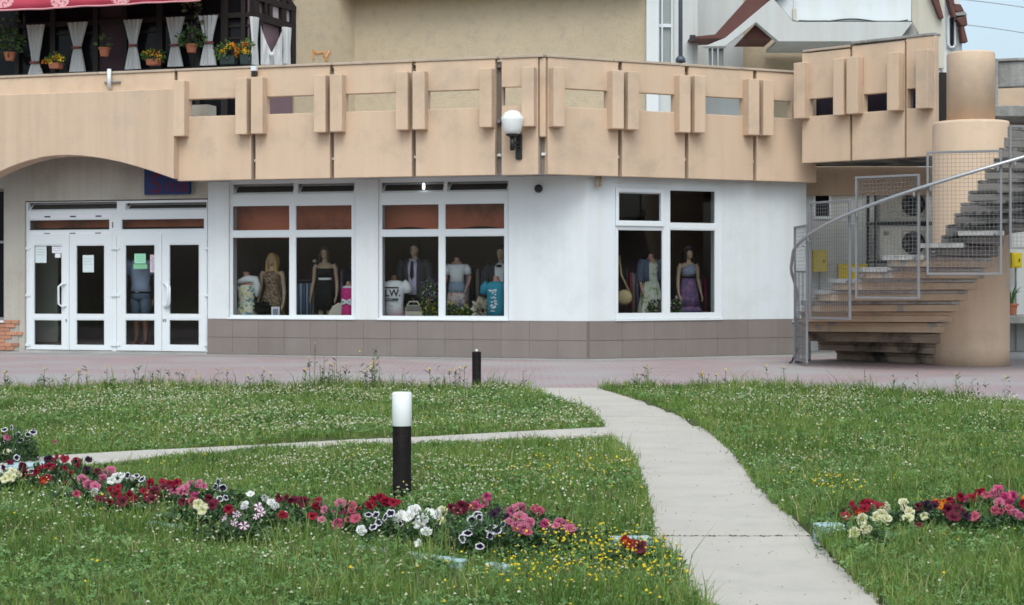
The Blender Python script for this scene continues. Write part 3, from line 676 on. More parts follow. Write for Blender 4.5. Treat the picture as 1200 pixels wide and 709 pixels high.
# wall lamp with globe
wl2 = thing('wall_lamp', 'white globe wall lamp on a black bracket at the corner of the parapet', 'lamp', tuple(CB.px(601, 175, .25)))
gc = CB.px(600.5, 157, .27)
obj('globe', MB().lathe(gc, [(.09, 0), (.12, .005), (.15, .06), (.175, .14), (.19, .24), (.192, .285), (.165, .30), (.16, .33), (.12, .375), (.06, .40), (.01, .408)], 28), 'opal', wl2, smooth=True)
obj('globe_holder', MB().lathe(gc, [(.04, -.06), (.10, -.03), (.115, -.012), (.10, .004)], 20), 'black_metal', wl2, smooth=True)
obj('stem', MB().tube([gc + Vector((0, 0, -.05)), gc + Vector((0, 0, -.28))], .043, 10), 'black_metal', wl2, smooth=True)
a = CB.S(608.5, .0)
obj('back_plate', MB().fbox(CB, a - .06, a + .06, .003, .045, CB.Z(608, 187), CB.Z(608, 157)), 'black_metal', wl2, bevel=.02)
for z in (168.5, 173): obj('arm', MB().tube([CB.px(608.5, z, .03), gc + Vector((0.02, 0, CB.Z(608, z) - gc.z))], .022, 8), 'black_metal', wl2, smooth=True)
bp = thing('parapet_pipe', 'short white pipe clamped to the top of the parapet above the arch', 'pipe', tuple(LB.px(128, 102, .05)))
obj('pipe', MB().tube([LB.px(128, 104, .08), LB.px(128, 81, .08)], .038, 10), 'pvc', bp, smooth=True); obj('clamp', MB().fbox(LB, LB.S(123), LB.S(142), .0, .04, LB.Z(128, 97.5), LB.Z(128, 95.8)), 'metal_grey', bp)
pl_ = thing('parapet_spotlight', 'tiny white and black spotlight fixed at a panel joint under the restaurant', 'lamp', tuple(LB.px(299, 80, .05)))
obj('spot_body', MB().fbox(LB, LB.S(297), LB.S(303), .02, .12, LB.Z(299, 84), LB.Z(299, 78)), 'pvc', pl_, bevel=.01); obj('spot_lens', MB().fbox(LB, LB.S(297.5), LB.S(302.5), .02, .10, LB.Z(299, 89), LB.Z(299, 84.3)), 'black_metal', pl_)
#PART3
# ------------------------------------------------------------------ restaurant front (upper left)
RFb = LB.off(-2.6)
rest = thing('restaurant', 'dark timber framed restaurant front with plum panels above the parapet at left', 'building', tuple(RFb.pt(RFb.S(150), 0, 3.6)))
s0, s1 = RFb.S(-70), RFb.S(297)
obj('back_wall', MB().fbox(RFb, s0, s1, -2.2, -2.1, 3.6, 8.6), 'dark_timber', rest)
obj('ceiling', MB().fbox(RFb, s0, s1, -2.1, .35, 7.5, 7.6), 'dark_timber', rest)
posts = [(-40, 4), (20, 5), (62, 6), (112, 6), (146, 6), (187, 7), (232, 5), (263, 8), (285, 5), (295.5, 6)]
for px, wd in posts:
    a0, a1 = RFb.S(px - wd / 2), RFb.S(px + wd / 2); obj('post', MB().fbox(RFb, a0, a1, -.12, .02, 3.6, 7.6), 'dark_timber', rest, bevel=.006)
for i, z in enumerate((RFb.Z(150, 24) + .0, RFb.Z(150, 84))):
    obj('rail', MB().fbox(RFb, s0, s1, -.10, -.0, z - .05, z + .05), 'dark_timber', rest, bevel=.006)
for i in range(len(posts) - 1):
    a0, a1 = RFb.S(posts[i][0] + posts[i][1] / 2), RFb.S(posts[i + 1][0] - posts[i + 1][1] / 2)
    if posts[i][0] == 112: obj('plum_panel', MB().fbox(RFb, a0, a1, -.09, -.05, 3.7, 7.5), mat('deep_plum', (.045, .022, .03), .7, .15), rest); continue
    obj('glass_pane', MB().fbox(RFb, a0, a1, -.07, -.06, 3.7, 7.5), 'dark_glass', rest)
for px0, px1, py in ((150, 186, 38), (263, 296, 31), (266, 284, 45), (62, 110, 40)):
    obj('transom', MB().fbox(RFb, RFb.S(px0), RFb.S(px1), -.058, -.02, RFb.Z(px0, py + 1.2), RFb.Z(px0, py - 1.2)), 'dark_timber', rest)
# return side facing right, half timbered
cnr = RFb.pt(s1, 0, 0)
RT = Frame(cnr.x, cnr.y, 1, 1.5)
t0, t1 = .0, RT.S(344.5)
obj('plum_wall', MB().fbox(RT, t0, t1, -.15, -.04, 3.6, 8), 'plum', rest)
def beam(x0, y0, x1, y1, th):
    p, q = RT.px(x0, y0), RT.px(x1, y1); d = (q - p).normalized(); n_ = Vector((RT.n[0], RT.n[1], 0)); c = d.cross(n_).normalized() * th / 2
    fr0 = [p - c, p + c, q + c, q - c]; k = n_ * .05
    obj('timber', MB().prism([v - k for v in fr0], k * 1.9 * RNG.uniform(.9, 1.1)), 'dark_timber', rest)
for bx in ((299, -10, 299, 84, .16), (305, 22, 305, 84, .08), (331.5, 0, 331.5, 84, .14), (342.5, 8, 342.5, 84, .14), (297, 18, 345, 33, .15), (300, -3, 345, 11, .12), (316, -10, 316, 22, .1), (310, 2, 310, 20, .06), (297, 50, 306, 52, .1), (330, 60, 344, 63, .1), (326, -14, 344, 10, .1)):
    beam(*bx)
gp = MB(); 
for x0, x1, y0, y1 in ((318.5, 327, 6, 23), (333, 341, 11, 30), (311, 315, 4, 20)): gp.plate(RT, RT.S(x0), RT.S(x1), RT.Z(x1, y1), RT.Z(x0, y0), [], -.04, -.02)
obj('light_infill', gp, mat('lilac_infill', (.42, .36, .38), .8, .1), rest)
# curtains
def curtain(fr, cx, yt, ym, yb, wt, wm, wb, d, label, name='curtain', tie=True, skew=0):
    th = thing(name, label, 'curtain', tuple(fr.px(cx, yb, d)), 'white curtains along the restaurant front')
    mb = MB(); nz, na = 18, 26; top, mid, bot = fr.Z(cx, yt, d), fr.Z(cx, ym, d), fr.Z(cx, yb, d); sc_ = fr.S(cx + .5, d) - fr.S(cx - .5, d); c0 = fr.S(cx, d)
    for side in (0, 1):
        for j in range(nz + 1):
            z = top + (bot - top) * j / nz
            if z > mid: t = (z - mid) / (top - mid); hw = wm + (wt - wm) * t ** 1.1
            else: t = (mid - z) / (mid - bot); hw = wm + (wb - wm) * t ** .85
            for i in range(na + 1):
                u = i / na * 2 - 1; fold = .035 * math.cos(u * 13 + cx) * (.5 + .5 * abs(hw) / max(wt, wb)) + .02 * math.cos(u * 31 + cx * 2) 
                p = fr.pt(c0 + u * hw * sc_, d + fold - side * .012, z); mb.v.append(tuple(p))
    s_ = na + 1; half = s_ * (nz + 1)
    for side in (0, 1):
        for j in range(nz):
            for i in range(na):
                q = (side * half + j * s_ + i, side * half + j * s_ + i + 1, side * half + (j + 1) * s_ + i + 1, side * half + (j + 1) * s_ + i)
                mb.f.append(q if side else q[::-1])
    for j in range(nz):
        for i in (0, na): mb.f.append((j * s_ + i, (j + 1) * s_ + i, half + (j + 1) * s_ + i, half + j * s_ + i))
    obj('cloth', mb, 'cloth_white', th, smooth=True)
    if tie: obj('tieback', MB().fbox(fr, c0 - (wm + .6) * sc_, c0 + (wm + .6) * sc_, d - .06, d + .07, mid - .022, mid + .022), 'tie', th, bevel=.01)
DC = .12
cur = [(41, 29, 73.5, 87, 10.8, 4, 9, 'white curtain tied low, leftmost of the tied curtains in the restaurant front'),
       (90, 26, 56, 84, 11.6, 4, 9.2, 'white hourglass curtain second from the left, left of the plum panel'),
       (156, 23, 53.5, 81, 11, 3.6, 9.4, 'white hourglass curtain right of the plum panel, beside the yellow flower trough'),
       (205, 20, 53, 78, 11.3, 4, 9.4, 'white hourglass curtain left of the hanging pot with the bushy green plant'),
       (245, 18, 50, 76.5, 11.3, 4, 9.8, 'white hourglass curtain right of the hanging pot with the bushy green plant')]
for c in cur: curtain(RFb, *c[:7], DC, c[7])
curtain(RT, 298.5, 20, 50, 76, 4.8, 2.6, 4.4, .10, 'narrow white curtain at the dark corner post, left end of the angled side', tie=False)
curtain(RT, 336.5, 32, 60, 75, 4.6, 3, 3.6, .10, 'narrow white curtain at the right end of the angled plum side', tie=False)
# two halves of a V-shaped curtain
vc = thing('swag_curtain', 'white V-shaped pair of drapes gathered at the middle of the plum wall', 'curtain', tuple(RT.px(318, 76, .1)), 'white curtains along the restaurant front')
for side in (-1, 1):
    mb = MB(); n = 14; m_ = 12
    for k in (0, 1):
        for j in range(n + 1):
            t = j / n
            for i in range(m_ + 1):
                u = i / m_; xo = 305.5 if side < 0 else 331; xm = 318.2
                ytop = 29 + 33 * u ** .8 if side < 0 else 33 + 29 * u ** .8
                x = xo + (xm - xo) * u; y = ytop + (76 - ytop) * t
                dd = .10 + .03 * math.cos(u * 14 + t * 3) + .02 * math.cos(u * 26) - k * .012
                mb.v.append(tuple(RT.px(x, y, dd)))
    s_ = m_ + 1; hf = s_ * (n + 1)
    for k in (0, 1):
        for j in range(n):
            for i in range(m_):
                q = (k * hf + j * s_ + i, k * hf + j * s_ + i + 1, k * hf + (j + 1) * s_ + i + 1, k * hf + (j + 1) * s_ + i); mb.f.append(q)
    obj('drape', mb, 'cloth_white', vc, smooth=True)
obj('gathering_ring', MB().sphere(RT.px(318.3, 64, .17), .05, 10, 6), 'cloth_white', vc, smooth=True)
# leaf clump helper
def clump(c, r, n, size, up=.3, rng=None):
    mb = MB(); rng = rng or RNG; c = Vector(c)
    for _ in range(n):
        d = Vector(rng.normal(0, 1, 3)); d.normalize(); rr = rng.uniform(.35, 1) ** .6
        p = c + Vector((d.x * r[0], d.y * r[1], d.z * r[2])) * rr
        a = (d + Vector(rng.normal(0, .5, 3)) + Vector((0, 0, up))).normalized(); b = a.orthogonal().normalized()
        b = Matrix.Rotation(rng.uniform(0, 6.28), 3, a) @ b; s_ = size * rng.uniform(.6, 1.25)
        mb.add([p, p + a * s_ * .45 + b * s_ * .3, p + a * s_, p + a * s_ * .45 - b * s_ * .3], [(0, 1, 2), (0, 2, 3)])
    return mb
def blobs(pts, r, n=6):
    mb = MB()
    for p in pts: mb.sphere(p, r * RNG.uniform(.75, 1.2), n, 4)
    return mb
M['leaf'] = mat('potted_leaf', (.06, .115, .03), .6, .35, 12, spec=.3)
M['leaf_dry'] = mat('trailing_leaf', (.10, .10, .045), .7, .3, 12)
M['yellow_fl'] = mat('yellow_petals', (.80, .52, .03), .6, .15, 20)
M['orange_fl'] = mat('orange_petals', (.75, .24, .02), .6, .2, 20)
def pot_pts(base, r, h): return [(r * .72, 0), (r * .98, h * .8), (r * 1.12, h * .82), (r * 1.12, h), (r * .95, h), (r * .9, h * .9)]
def hanging(cx, yb, yt, r, label, plant, hang, rad, n):
    b = RFb.px(cx, yb, .30); h = RFb.Z(cx, yt, .30) - b.z
    t = thing('hanging_pot', label, 'flower pot', tuple(b), 'pots along the restaurant front')
    obj('pot', MB().lathe(b, pot_pts(b, r, h), 18), 'terracotta', t, smooth=False)
    obj('plant', clump(b + Vector((0, 0, h + rad[2] * .7)), rad, n, .10), 'leaf', t, kind='stuff')
    top = RFb.px(cx, hang, .30)
    obj('hanger', MB().tube([b + Vector((r, 0, h)), Vector((b.x, b.y, top.z))], .008, 5).tube([b + Vector((-r, 0, h)), Vector((b.x, b.y, top.z))], .008, 5), 'cable', t)
    if hang < 40: obj('trailing_stems', clump(b + Vector((0, 0, h + .55)), (.2, .15, .5), 60, .10), 'leaf_dry', t, kind='stuff')
hanging(11.5, 71, 61.5, .115, 'terracotta hanging pot with a bushy green plant at the left edge', 'leaf', 28, (.30, .2, .30), 170)
hanging(122.5, 66, 56, .11, 'terracotta hanging pot with a sparse thin plant against the plum panel', 'leaf', 40, (.14, .12, .13), 26)
hanging(224.5, 61.5, 52, .115, 'terracotta hanging pot with a bushy green plant between two tied curtains', 'leaf', 25, (.27, .2, .18), 170)
def trough(cx, yb, yt, w_, label, m, cols, rad, n, pts):
    b = RFb.px(cx, yb, .30); h = RFb.Z(cx, yt, .30) - b.z
    t = thing('flower_trough', label, 'flower box', tuple(b), 'pots along the restaurant front')
    mb = MB(); a = RFb.S(cx, .3)
    mb.box8([RFb.pt(a - w_ * .45, .38, b.z), RFb.pt(a + w_ * .45, .38, b.z), RFb.pt(a + w_ * .45, .22, b.z), RFb.pt(a - w_ * .45, .22, b.z), RFb.pt(a - w_ / 2, .40, b.z + h), RFb.pt(a + w_ / 2, .40, b.z + h), RFb.pt(a + w_ / 2, .20, b.z + h), RFb.pt(a - w_ / 2, .20, b.z + h)])
    obj('trough', mb, m, t, bevel=.01); obj('plant', clump(b + Vector((0, 0, h + rad[2] * .6)), rad, n, .09), 'leaf', t, kind='stuff')
    for (x, y, c) in pts: obj('bloom', clump(RFb.px(x, y, .30 + RNG.uniform(0, .12)), (.035, .035, .035), 22, .045, .2), 'yellow_fl' if c == 'y' else 'orange_fl', t)
trough(65.5, 80.5, 74, .24, 'terracotta trough of yellow flowers between the two left tied curtains', 'terracotta', 0, (.17, .12, .12), 60, [(63, 68, 'y'), (67, 66, 'y'), (69, 68.5, 'y'), (73, 69, 'y'), (58, 71.5, 'y'), (52, 72, 'o')])
trough(180, 76.5, 69.5, .26, 'terracotta trough with yellow and orange flowers right of the plum panel', 'terracotta', 0, (.21, .12, .12), 90, [(169, 62, 'y'), (174, 61, 'y'), (177, 63, 'y'), (181, 62.5, 'o'), (185, 63.5, 'o'), (172, 65, 'y'), (186.5, 67, 'y')])
trough(268, 76, 66, .34, 'dark trough with a dome of orange and yellow flowers right of the last tied curtain', 'dark_pot', 0, (.28, .14, .17), 150, [(259, 60.5, 'y'), (264, 59, 'y'), (268, 55, 'y'), (272, 52.5, 'o'), (275, 54, 'o'), (277, 58, 'o'), (278.5, 60, 'o'), (277, 63, 'o'), (270, 54, 'o'), (263, 57, 'y')])
trough(288, 76, 64, .18, 'dark green pot with yellow flowers beside the corner post', 'dark_pot', 0, (.12, .12, .2), 60, [(285.5, 55, 'o'), (288, 51, 'o'), (289.5, 62, 'y'), (286, 60, 'y')])
# awning
aw = thing('awning', 'red awning valance with pale printed ovals above the restaurant front', 'awning', tuple(RFb.px(120, 5, 1.3)))
AWF = RFb.off(1.3); na = 60; mb = MB(); tr = MB()
e0, e1 = AWF.S(-60), AWF.S(235)
def aw_low(a): 
    t = (a - e0) / (e1 - e0); zz = np.interp(a, [AWF.S(-60), AWF.S(0), AWF.S(60), AWF.S(235)], [AWF.Z(-60, 14.5), AWF.Z(0, 12.5), AWF.Z(60, 9.5), AWF.Z(235, .2)]); return float(zz)
for k in (0, 1):
    for i in range(na + 1):
        a = e0 + (e1 - e0) * i / na; z = aw_low(a); rip = .03 * math.sin(a * 4.1) + .02 * math.sin(a * 9.7)
        for j, (zz, dd) in enumerate(((z, rip), (z + .14, rip * .7), (z + .3, rip * .3), (z + .36, -.03), (z + .75, -1.25))): mb.v.append(tuple(AWF.pt(a, dd - k * .01, zz)))
hf = 5 * (na + 1)
for k in (0, 1):
    for i in range(na):
        for j in range(4): q = (k * hf + i * 5 + j, k * hf + (i + 1) * 5 + j, k * hf + (i + 1) * 5 + j + 1, k * hf + i * 5 + j + 1); mb.f.append(q)
for i in range(na): mb.f.append((i * 5, hf + i * 5, hf + (i + 1) * 5, (i + 1) * 5))
obj('valance', mb, 'awning', aw, smooth=True)
obj('edge_trim', MB().tube([AWF.pt(e0 + (e1 - e0) * i / na, .03 * math.sin((e0 + (e1 - e0) * i / na) * 4.1) + .02 * math.sin((e0 + (e1 - e0) * i / na) * 9.7), aw_low(e0 + (e1 - e0) * i / na)) for i in range(na + 1)], .017, 6), 'awning_trim', aw, smooth=True)
for cx, cy, w_, h_ in ((4, 2.5, .24, .12), (70, 1.5, .21, .13), (141, -1.5, .21, .11)):
    a0 = AWF.S(cx); z0 = AWF.Z(cx, cy); pr = MB(); nn = 22; base = None
    def surf(a, z):
        zl = aw_low(a); rip = .03 * math.sin(a * 4.1) + .02 * math.sin(a * 9.7); t = np.interp(z - zl, [0, .14, .3], [1, .7, .3]); return AWF.pt(a, rip * t + .006, min(z, zl + .29))
    pr.v.append(tuple(surf(a0, z0)))
    for ringr in (.5, 1):
        for k in range(nn): th = 2 * math.pi * k / nn; pr.v.append(tuple(surf(a0 + w_ * ringr * math.cos(th), z0 + h_ * ringr * math.sin(th))))
    for k in range(nn):
        k2 = (k + 1) % nn; pr.f += [(0, 1 + k, 1 + k2), (1 + k, 1 + nn + k, 1 + nn + k2, 1 + k2)]
    obj('printed_oval', pr, 'awning_print', aw)
# ------------------------------------------------------------------ upper storey, beige and white
up = thing('upper_house', 'beige roughcast upper storey with white gabled bay and white attic behind the terrace', 'building', (1.5, 34.5, 3.58))
pA, pB, pC = Vector((((345 - 600) / F) * 34.7, 34.7, 0)), Vector((((416 - 600) / F) * 36.0, 36.0, 0)), Vector((((757 - 600) / F) * 34.5, 34.5, 0))
def vwall(name, p, q, z0, z1, m, th=.3, parent=up):
    fr = Frame(p.x, p.y, q.x - p.x, q.y - p.y); L = math.hypot(q.x - p.x, q.y - p.y)
    return fr, obj(name, MB().fbox(fr, 0, L, -th, 0, z0, z1), m, parent)
WA, _ = vwall('wall', pA, pB, 3.58, 9, 'beige'); WB, _ = vwall('wall', pB, pC, 3.58, 9, 'beige')
ev = MB(); ev.prism([WB.pt(-.1, .55, 7.3), WB.pt(6.2, .45, 7.3), WB.pt(6.2, -.3, 7.3), WB.pt(-.1, -.3, 7.3)], (0, 0, .25)); obj('unseen_eaves', ev, 'beige', up)  # unseen eaves added to shade the top of the beige wall
# graffiti strokes on the beige wall
gf = obj('graffiti', MB(), 'orange_paint', up)
strokes = [[(366.8, 58.5), (367, 65), (367.3, 69)], [(367, 60), (371, 62.5), (376, 61), (379, 62)], [(379, 62), (379.8, 66), (382, 68)], [(386.5, 59.5), (384, 63.5), (382, 67.5), (381, 70), (384, 71)]]
mb = MB()
for st in strokes:
    q = [WA.px(x, y, .006) for x, y in st]; mb.tube(q, .022, 5)
off = root_off(up); gf.data.from_pydata([tuple(Vector(v) - off) for v in mb.v], [], mb.f)
# white bay with tall window
Wp = lambda x, y, d=0: UF.px(x, y, d)
def upx(x0, x1, y0, y1, d=0): return (UF.S(x0, d), UF.S(x1, d), UF.Z(0, y1, d), UF.Z(0, y0, d))
hol = upx(771.5, 790, -60, 88, .0)
obj('white_wall', MB().plate(UF, UF.S(757), UF.S(812), 3.58, 9, [hol], -.3, 0.0), 'grey_white', up)
obj('jamb', MB().fbox(UF, UF.S(757), UF.S(771.3), .0, .12, 3.58, 9), 'white_wall', up, bevel=.01)
tw = obj('tall_window', MB().plate(UF, *hol, [upx(773, 775.5, -58, 27), upx(777.3, 787, -58, 27), upx(773, 775.5, 31, 86), upx(777.3, 787, 31, 86)], -.2, -.1), 'pvc', up)
gl_ = mat('pale_net_glass', (.27, .29, .29), .15, .1, spec=.5)
for x0, x1, y0, y1 in ((773, 775.5, -58, 27), (777.3, 787, -58, 27), (773, 775.5, 31, 86), (777.3, 787, 31, 86)): obj('glass_pane', MB().fbox(UF, *upx(x0, x1, y0, y1)[:2], -.17, -.16, *upx(x0, x1, y0, y1)[2:]), gl_, tw)
UB = UF.off(-1.0); bx = lambda x0, x1, y0, y1, d=-1.0: (UF.S(x0, d), UF.S(x1, d), UF.Z(0, y1, d), UF.Z(0, y0, d))
hw = bx(829, 850, 53, 90)
obj('side_return', MB().box(UF.S(812) - .02, UF.S(812) + .10, 34.52, 35.49, 3.58, 9), 'grey_white', up)
obj('white_wall', MB().plate(UB, UB.S(800), UB.S(871), 3.58, 9, [hw], -.3, 0), 'grey_white', up)
sw2 = obj('side_window', MB().plate(UB, *hw, [bx(830.5, 834.5, 56, 88), bx(836, 841, 56, 88), bx(842.5, 848.5, 56, 88)], -.15, -.05), 'pvc', up)
obj('glass_pane', MB().fbox(UB, *bx(830, 849, 55, 89)[:2], -.12, -.11, *bx(830, 849, 55, 89)[2:]), gl_, sw2)
UD = UF.off(-1.3); obj('wall', MB().fbox(UD, UD.S(869), UD.S(1075), -.3, 0, 3.58, 7.5), 'beige', up)
def poly(name, pts, d, th, m, parent=up, bev=.008):
    q = [UF.px(x, y, d) for x, y in pts]; return obj(name, MB().prism(q[::-1], (0, th, 0)), m, parent, bevel=bev)
poly('gable_soffit', [(809, 43), (838, 40.2), (885, -12), (925, -12), (857, 45), (812, 45.5)], .62, .9, 'brown_soffit')
obj('gutter_end', MB().fbox(UF, UF.S(808.5, .7), UF.S(815, .7), .62, .72, UF.Z(0, 47.5, .7), UF.Z(0, 41, .7)), 'black_metal', up)
poly('barge_board', [(825, 54.5), (850, 54), (886, 26.2), (912.6, 48.6), (1052, 48.6), (1070, 25.7), (934, 25.7), (929, 24.8), (909.6, 1.8), (900, -12), (917, -12), (850, 44.3)], .75, .25, 'grey_white')
poly('gable_soffit', [(869, 45.2), (886, 27.4), (906, 45.2)], .5, 1.2, 'brown_soffit')
obj('dormer_soffit', MB().fbox(UF, UF.S(912, .5), UF.S(1055, .5), -1.2, .49, UF.Z(0, 48.6, .5), UF.Z(0, 48.6, .5) + .06), 'grey_white', up)
poly('attic_wall', [(905, -30), (909.6, 1.8), (929, 24.6), (1068, 24.6), (1068, -30)], .45, .3, 'white_wall')
poly('roof_return', [(1052, 47), (1070, 25.7), (1076, 41)], .60, .3, 'concrete_old')
poly('side_panel', [(1068.3, -30), (1068.3, 24), (1077, 41), (1080, 80), (1107, 80), (1107, -30)], .40, .4, 'cream_panel')
poly('verge_board', [(1088, -14), (1101.5, 21), (1106, 21), (1097, -14)], .55, .16, 'brown_soffit')
poly('far_wall', [(1105, -30), (1105, 90), (1127.5, 90), (1127.5, 12), (1118, -30)], -1.5, .3, 'white_wall')
fwn = poly('slit_window', [(1112.5, 22), (1114, 19.5), (1117, 19.5), (1118.5, 22), (1118.5, 52), (1117, 54.5), (1114, 54.5), (1112.5, 52)], -1.44, .1, 'dark_glass')
obj('frame', MB().tube([UF.px(x, y, -1.43) for x, y in ((1111.5, 22), (1113.5, 18.5), (1117.5, 18.5), (1119.5, 22), (1119.5, 52), (1117.5, 55.5), (1113.5, 55.5), (1111.5, 52), (1111.5, 22))], .03, 6), 'pvc', fwn)
for pts in ([(1108, -14), (1117, 20), (1121, 20), (1116, -14)], [(1116, 4), (1121, 14), (1130, 13), (1126, 5)], [(1119, 15), (1120.5, 18.5), (1133.5, 17.5), (1131, 13)], [(1121, 22), (1127, 30), (1134, 29.5), (1132.5, 18)], [(1126, 31), (1128, 49), (1134.5, 49), (1130, 31)]):
    poly('eaves_board', pts, -1.2, .25, 'brown_soffit' if pts[0][0] != 1119 else 'concrete_old')
cb = obj('wall_cable', MB().tube([UF.px(x, 24.2 + 1.9 * math.sin((x - 935) * .075) * (1 if x > 970 else .3), .475) for x in range(936, 1066, 4)], .014, 5), 'cable', up)
jb = obj('junction_box', MB().fbox(UF, UF.S(929, .5), UF.S(933, .5), .452, .52, UF.Z(0, 24, .5), UF.Z(0, 10, .5)), 'cream_panel', up, bevel=.01)
obj('conduit', MB().tube([UF.px(931, 10, .48), UF.px(931, -20, .48)], .018, 6), 'pvc', jb)
po = thing('metal_pole', 'slim blue grey pole standing behind the parapet beside the tall white window', 'pole', tuple(RB.px(797.5, 72, -.35)))
b = RB.px(797.5, 70, -.35); obj('shaft', MB().tube([(b.x, b.y, 3.6), (b.x, b.y, 9.5)], .038, 12), 'pole', po, smooth=True); obj('collar', MB().lathe(b, [(.09, -.05), (.09, .02), (.045, .07)], 14), 'pole', po, smooth=True)
# concrete walkway structure at the far right
wk = thing('rear_walkway', 'weathered grey concrete walkway with solid balustrade behind the spiral stair at right', 'walkway', (9.6, 33, 0))
WK = Frame(0, 33, 1, 0); wx = lambda x: WK.S(x); wz = lambda y: WK.Z(0, y)
obj('balustrade', MB().fbox(Frame(9.2, 33, 1, -.35), 0, 5, -.2, 0, wz(103), wz(73)), 'concrete_old', wk, bevel=.02)
obj('handrail_cap', MB().fbox(Frame(9.2, 33, 1, -.35), 0, 5, -.25, .05, wz(73) + .003, wz(69.5)), 'concrete_old', wk, bevel=.01)
obj('rear_wall', MB().box(9.0, 16, 34.4, 34.6, 4.4, 5.4), 'peach', wk)
obj('post', MB().box(9.28, 9.36, 32.85, 33.0, wz(130), wz(70)), 'concrete_old', wk)
obj('slab', MB().box(8.6, 16, 32.6, 34.3, wz(139), wz(126)), 'concrete_old', wk, bevel=.02)
obj('under_wall', MB().box(9.2, 16, 34.0, 34.2, 1.9, 4.3), 'concrete_old', wk)
obj('low_wall', MB().box(9.1, 16, 33.9, 34.1, .75, 1.95), 'grey_white', wk)
obj('ledge', MB().box(9.1, 16, 32.6, 34.3, .56, .72), 'concrete_old', wk, bevel=.02)
obj('dark_gap_fill', MB().box(9.1, 16, 33.9, 34.3, -.1, .55), 'dark_timber', wk)  # black block stands in for the dark gap under the ledge
# cables in the sky
for k, (y0, y1, lab) in enumerate(((-2, 8, 'upper thin power cable crossing the pale sky at the right edge'), (27, 38, 'lower thin power cable crossing the pale sky at the right edge'))):
    q = [P(x, y0 + (y1 - y0) * (x - 1120) / 80 + .6 * ((x - 1160) / 40) ** 2, 46) for x in range(1040, 1330, 10)]
    props(obj('power_cable', MB().tube(q, .012, 5), mat('pale_cable', (.30, .31, .33), .6), smooth=True), lab, 'cable', 'cables in the sky')
# ------------------------------------------------------------------ service equipment in the recess
ack = thing('condenser_rack', 'dark steel rack carrying two air conditioner units in the recess behind the stair', 'rack', (7.5, 33.2, .9))
for x in (6.95, 8.06):
    obj('upright', MB().box(x, x + .05, 32.7, 32.76, .0, 3.1), 'black_metal', ack); obj('upright', MB().box(x, x + .05, 33.4, 33.46, .0, 3.1), 'black_metal', ack)
for z in (1.78, 2.52): obj('shelf', MB().box(6.94, 8.12, 32.72, 33.45, z - .06, z - .005), 'black_metal', ack)
for i, (z, lab) in enumerate(((1.78, 'cream air conditioner outdoor unit on the lower shelf of the rack'), (2.52, 'cream air conditioner outdoor unit on the upper shelf of the rack'))):
    t = thing('air_conditioner', lab, 'air conditioner', (7.5, 33.1, z), 'air conditioners in the recess')
    obj('casing', MB().plate(FN, 7.06, 8.0, z, z + .66, [(7.50, 7.94, z + .1, z + .56)], -32.83, -32.8).box(7.06, 8.0, 32.835, 33.2, z, z + .66), 'ac', t, bevel=.012)
    c = Vector((7.72, 32.79, z + .33))
    g = MB()
    for r in (.06, .1, .14, .18, .215): g.tube([c + Vector((r * math.cos(a_ / 20 * 6.2832), 0, r * math.sin(a_ / 20 * 6.2832))) for a_ in range(21)], .005, 4, False)
    for a_ in range(8): g.tube([c, c + Vector((.22 * math.cos(a_ * .785), 0, .22 * math.sin(a_ * .785)))], .005, 4)
    obj('fan_grille', g, 'black_metal', t)
    obj('fan_dark_disc', MB().tube([c + Vector((0, .036, 0)), c + Vector((0, .042, 0))], .22, 28), 'black_metal', t)  # black disc painted in for the dark depth of the fan opening
    fb = MB()
    for a_ in range(4):
        q = a_ * 1.5708; fb.add([c + Vector((.03 * math.cos(q), .03, .03 * math.sin(q))), c + Vector((.2 * math.cos(q - .3), .035, .2 * math.sin(q - .3))), c + Vector((.2 * math.cos(q + .4), .02, .2 * math.sin(q + .4)))], [(0, 1, 2)])
    obj('fan', fb.lathe(c + Vector((0, .03, -.03)), [(.03, 0), (.03, .06)], 8), 'metal_grey', t)
    obj('badge', MB().box(7.14, 7.24, 32.793, 32.7985, z + .48, z + .55), 'gap', t)
def cabinet(x0, x1, y0, y1, Y, lab):
    a, b_ = P(x0, y1, Y), P(x1, y0, Y); t = thing('meter_cabinet', lab, 'cabinet', (a.x, Y, a.z), 'yellow cabinets by the stair')
    obj('cabinet_body', MB().box(a.x, b_.x, Y, Y + .2, a.z, b_.z), 'yellow', t, bevel=.012); obj('cabinet_door', MB().box(a.x + .03, b_.x - .03, Y - .012, Y - .002, a.z + .03, b_.z - .03), 'yellow', t, bevel=.006)
    obj('latch', MB().box(b_.x - .07, b_.x - .05, Y - .025, Y - .012, (a.z + b_.z) / 2 - .03, (a.z + b_.z) / 2 + .03), 'black_metal', t)
    obj('feed_pipe', MB().tube([((a.x + b_.x) / 2, Y + .1, a.z), ((a.x + b_.x) / 2, Y + .1, 0)], .02, 6), 'metal_grey', t)
cabinet(952.5, 969, 293, 318.5, 33.2, 'small square yellow cabinet on the grey wall behind the mesh panel')
cabinet(983, 1017, 309, 336, 33.3, 'wide yellow cabinet low behind the stair treads')
cabinet(1186, 1198, 296, 314, 33.2, 'small yellow cabinet on the pale wall right of the stair column')
pt_ = thing('potted_cactus', 'spiky green plant in a terracotta pot on the ledge right of the column', 'potted plant', tuple(P(1184, 370, 32.9)))
b = P(1184.5, 369.5, 32.9); b.z = .725; obj('pot', MB().lathe(b, pot_pts(b, .13, .22), 14), 'terracotta', pt_)
mb = MB()
for a_ in range(9): q = a_ * .7; mb.tube([b + Vector((.03 * math.cos(q), .03 * math.sin(q), .2)), b + Vector((.08 * math.cos(q), .08 * math.sin(q), .42)), b + Vector((.2 * math.cos(q), .2 * math.sin(q), .55 + .1 * math.sin(a_ * 2.2)))], [.02, .016, .003], 5)
obj('plant', mb, 'leaf', pt_)
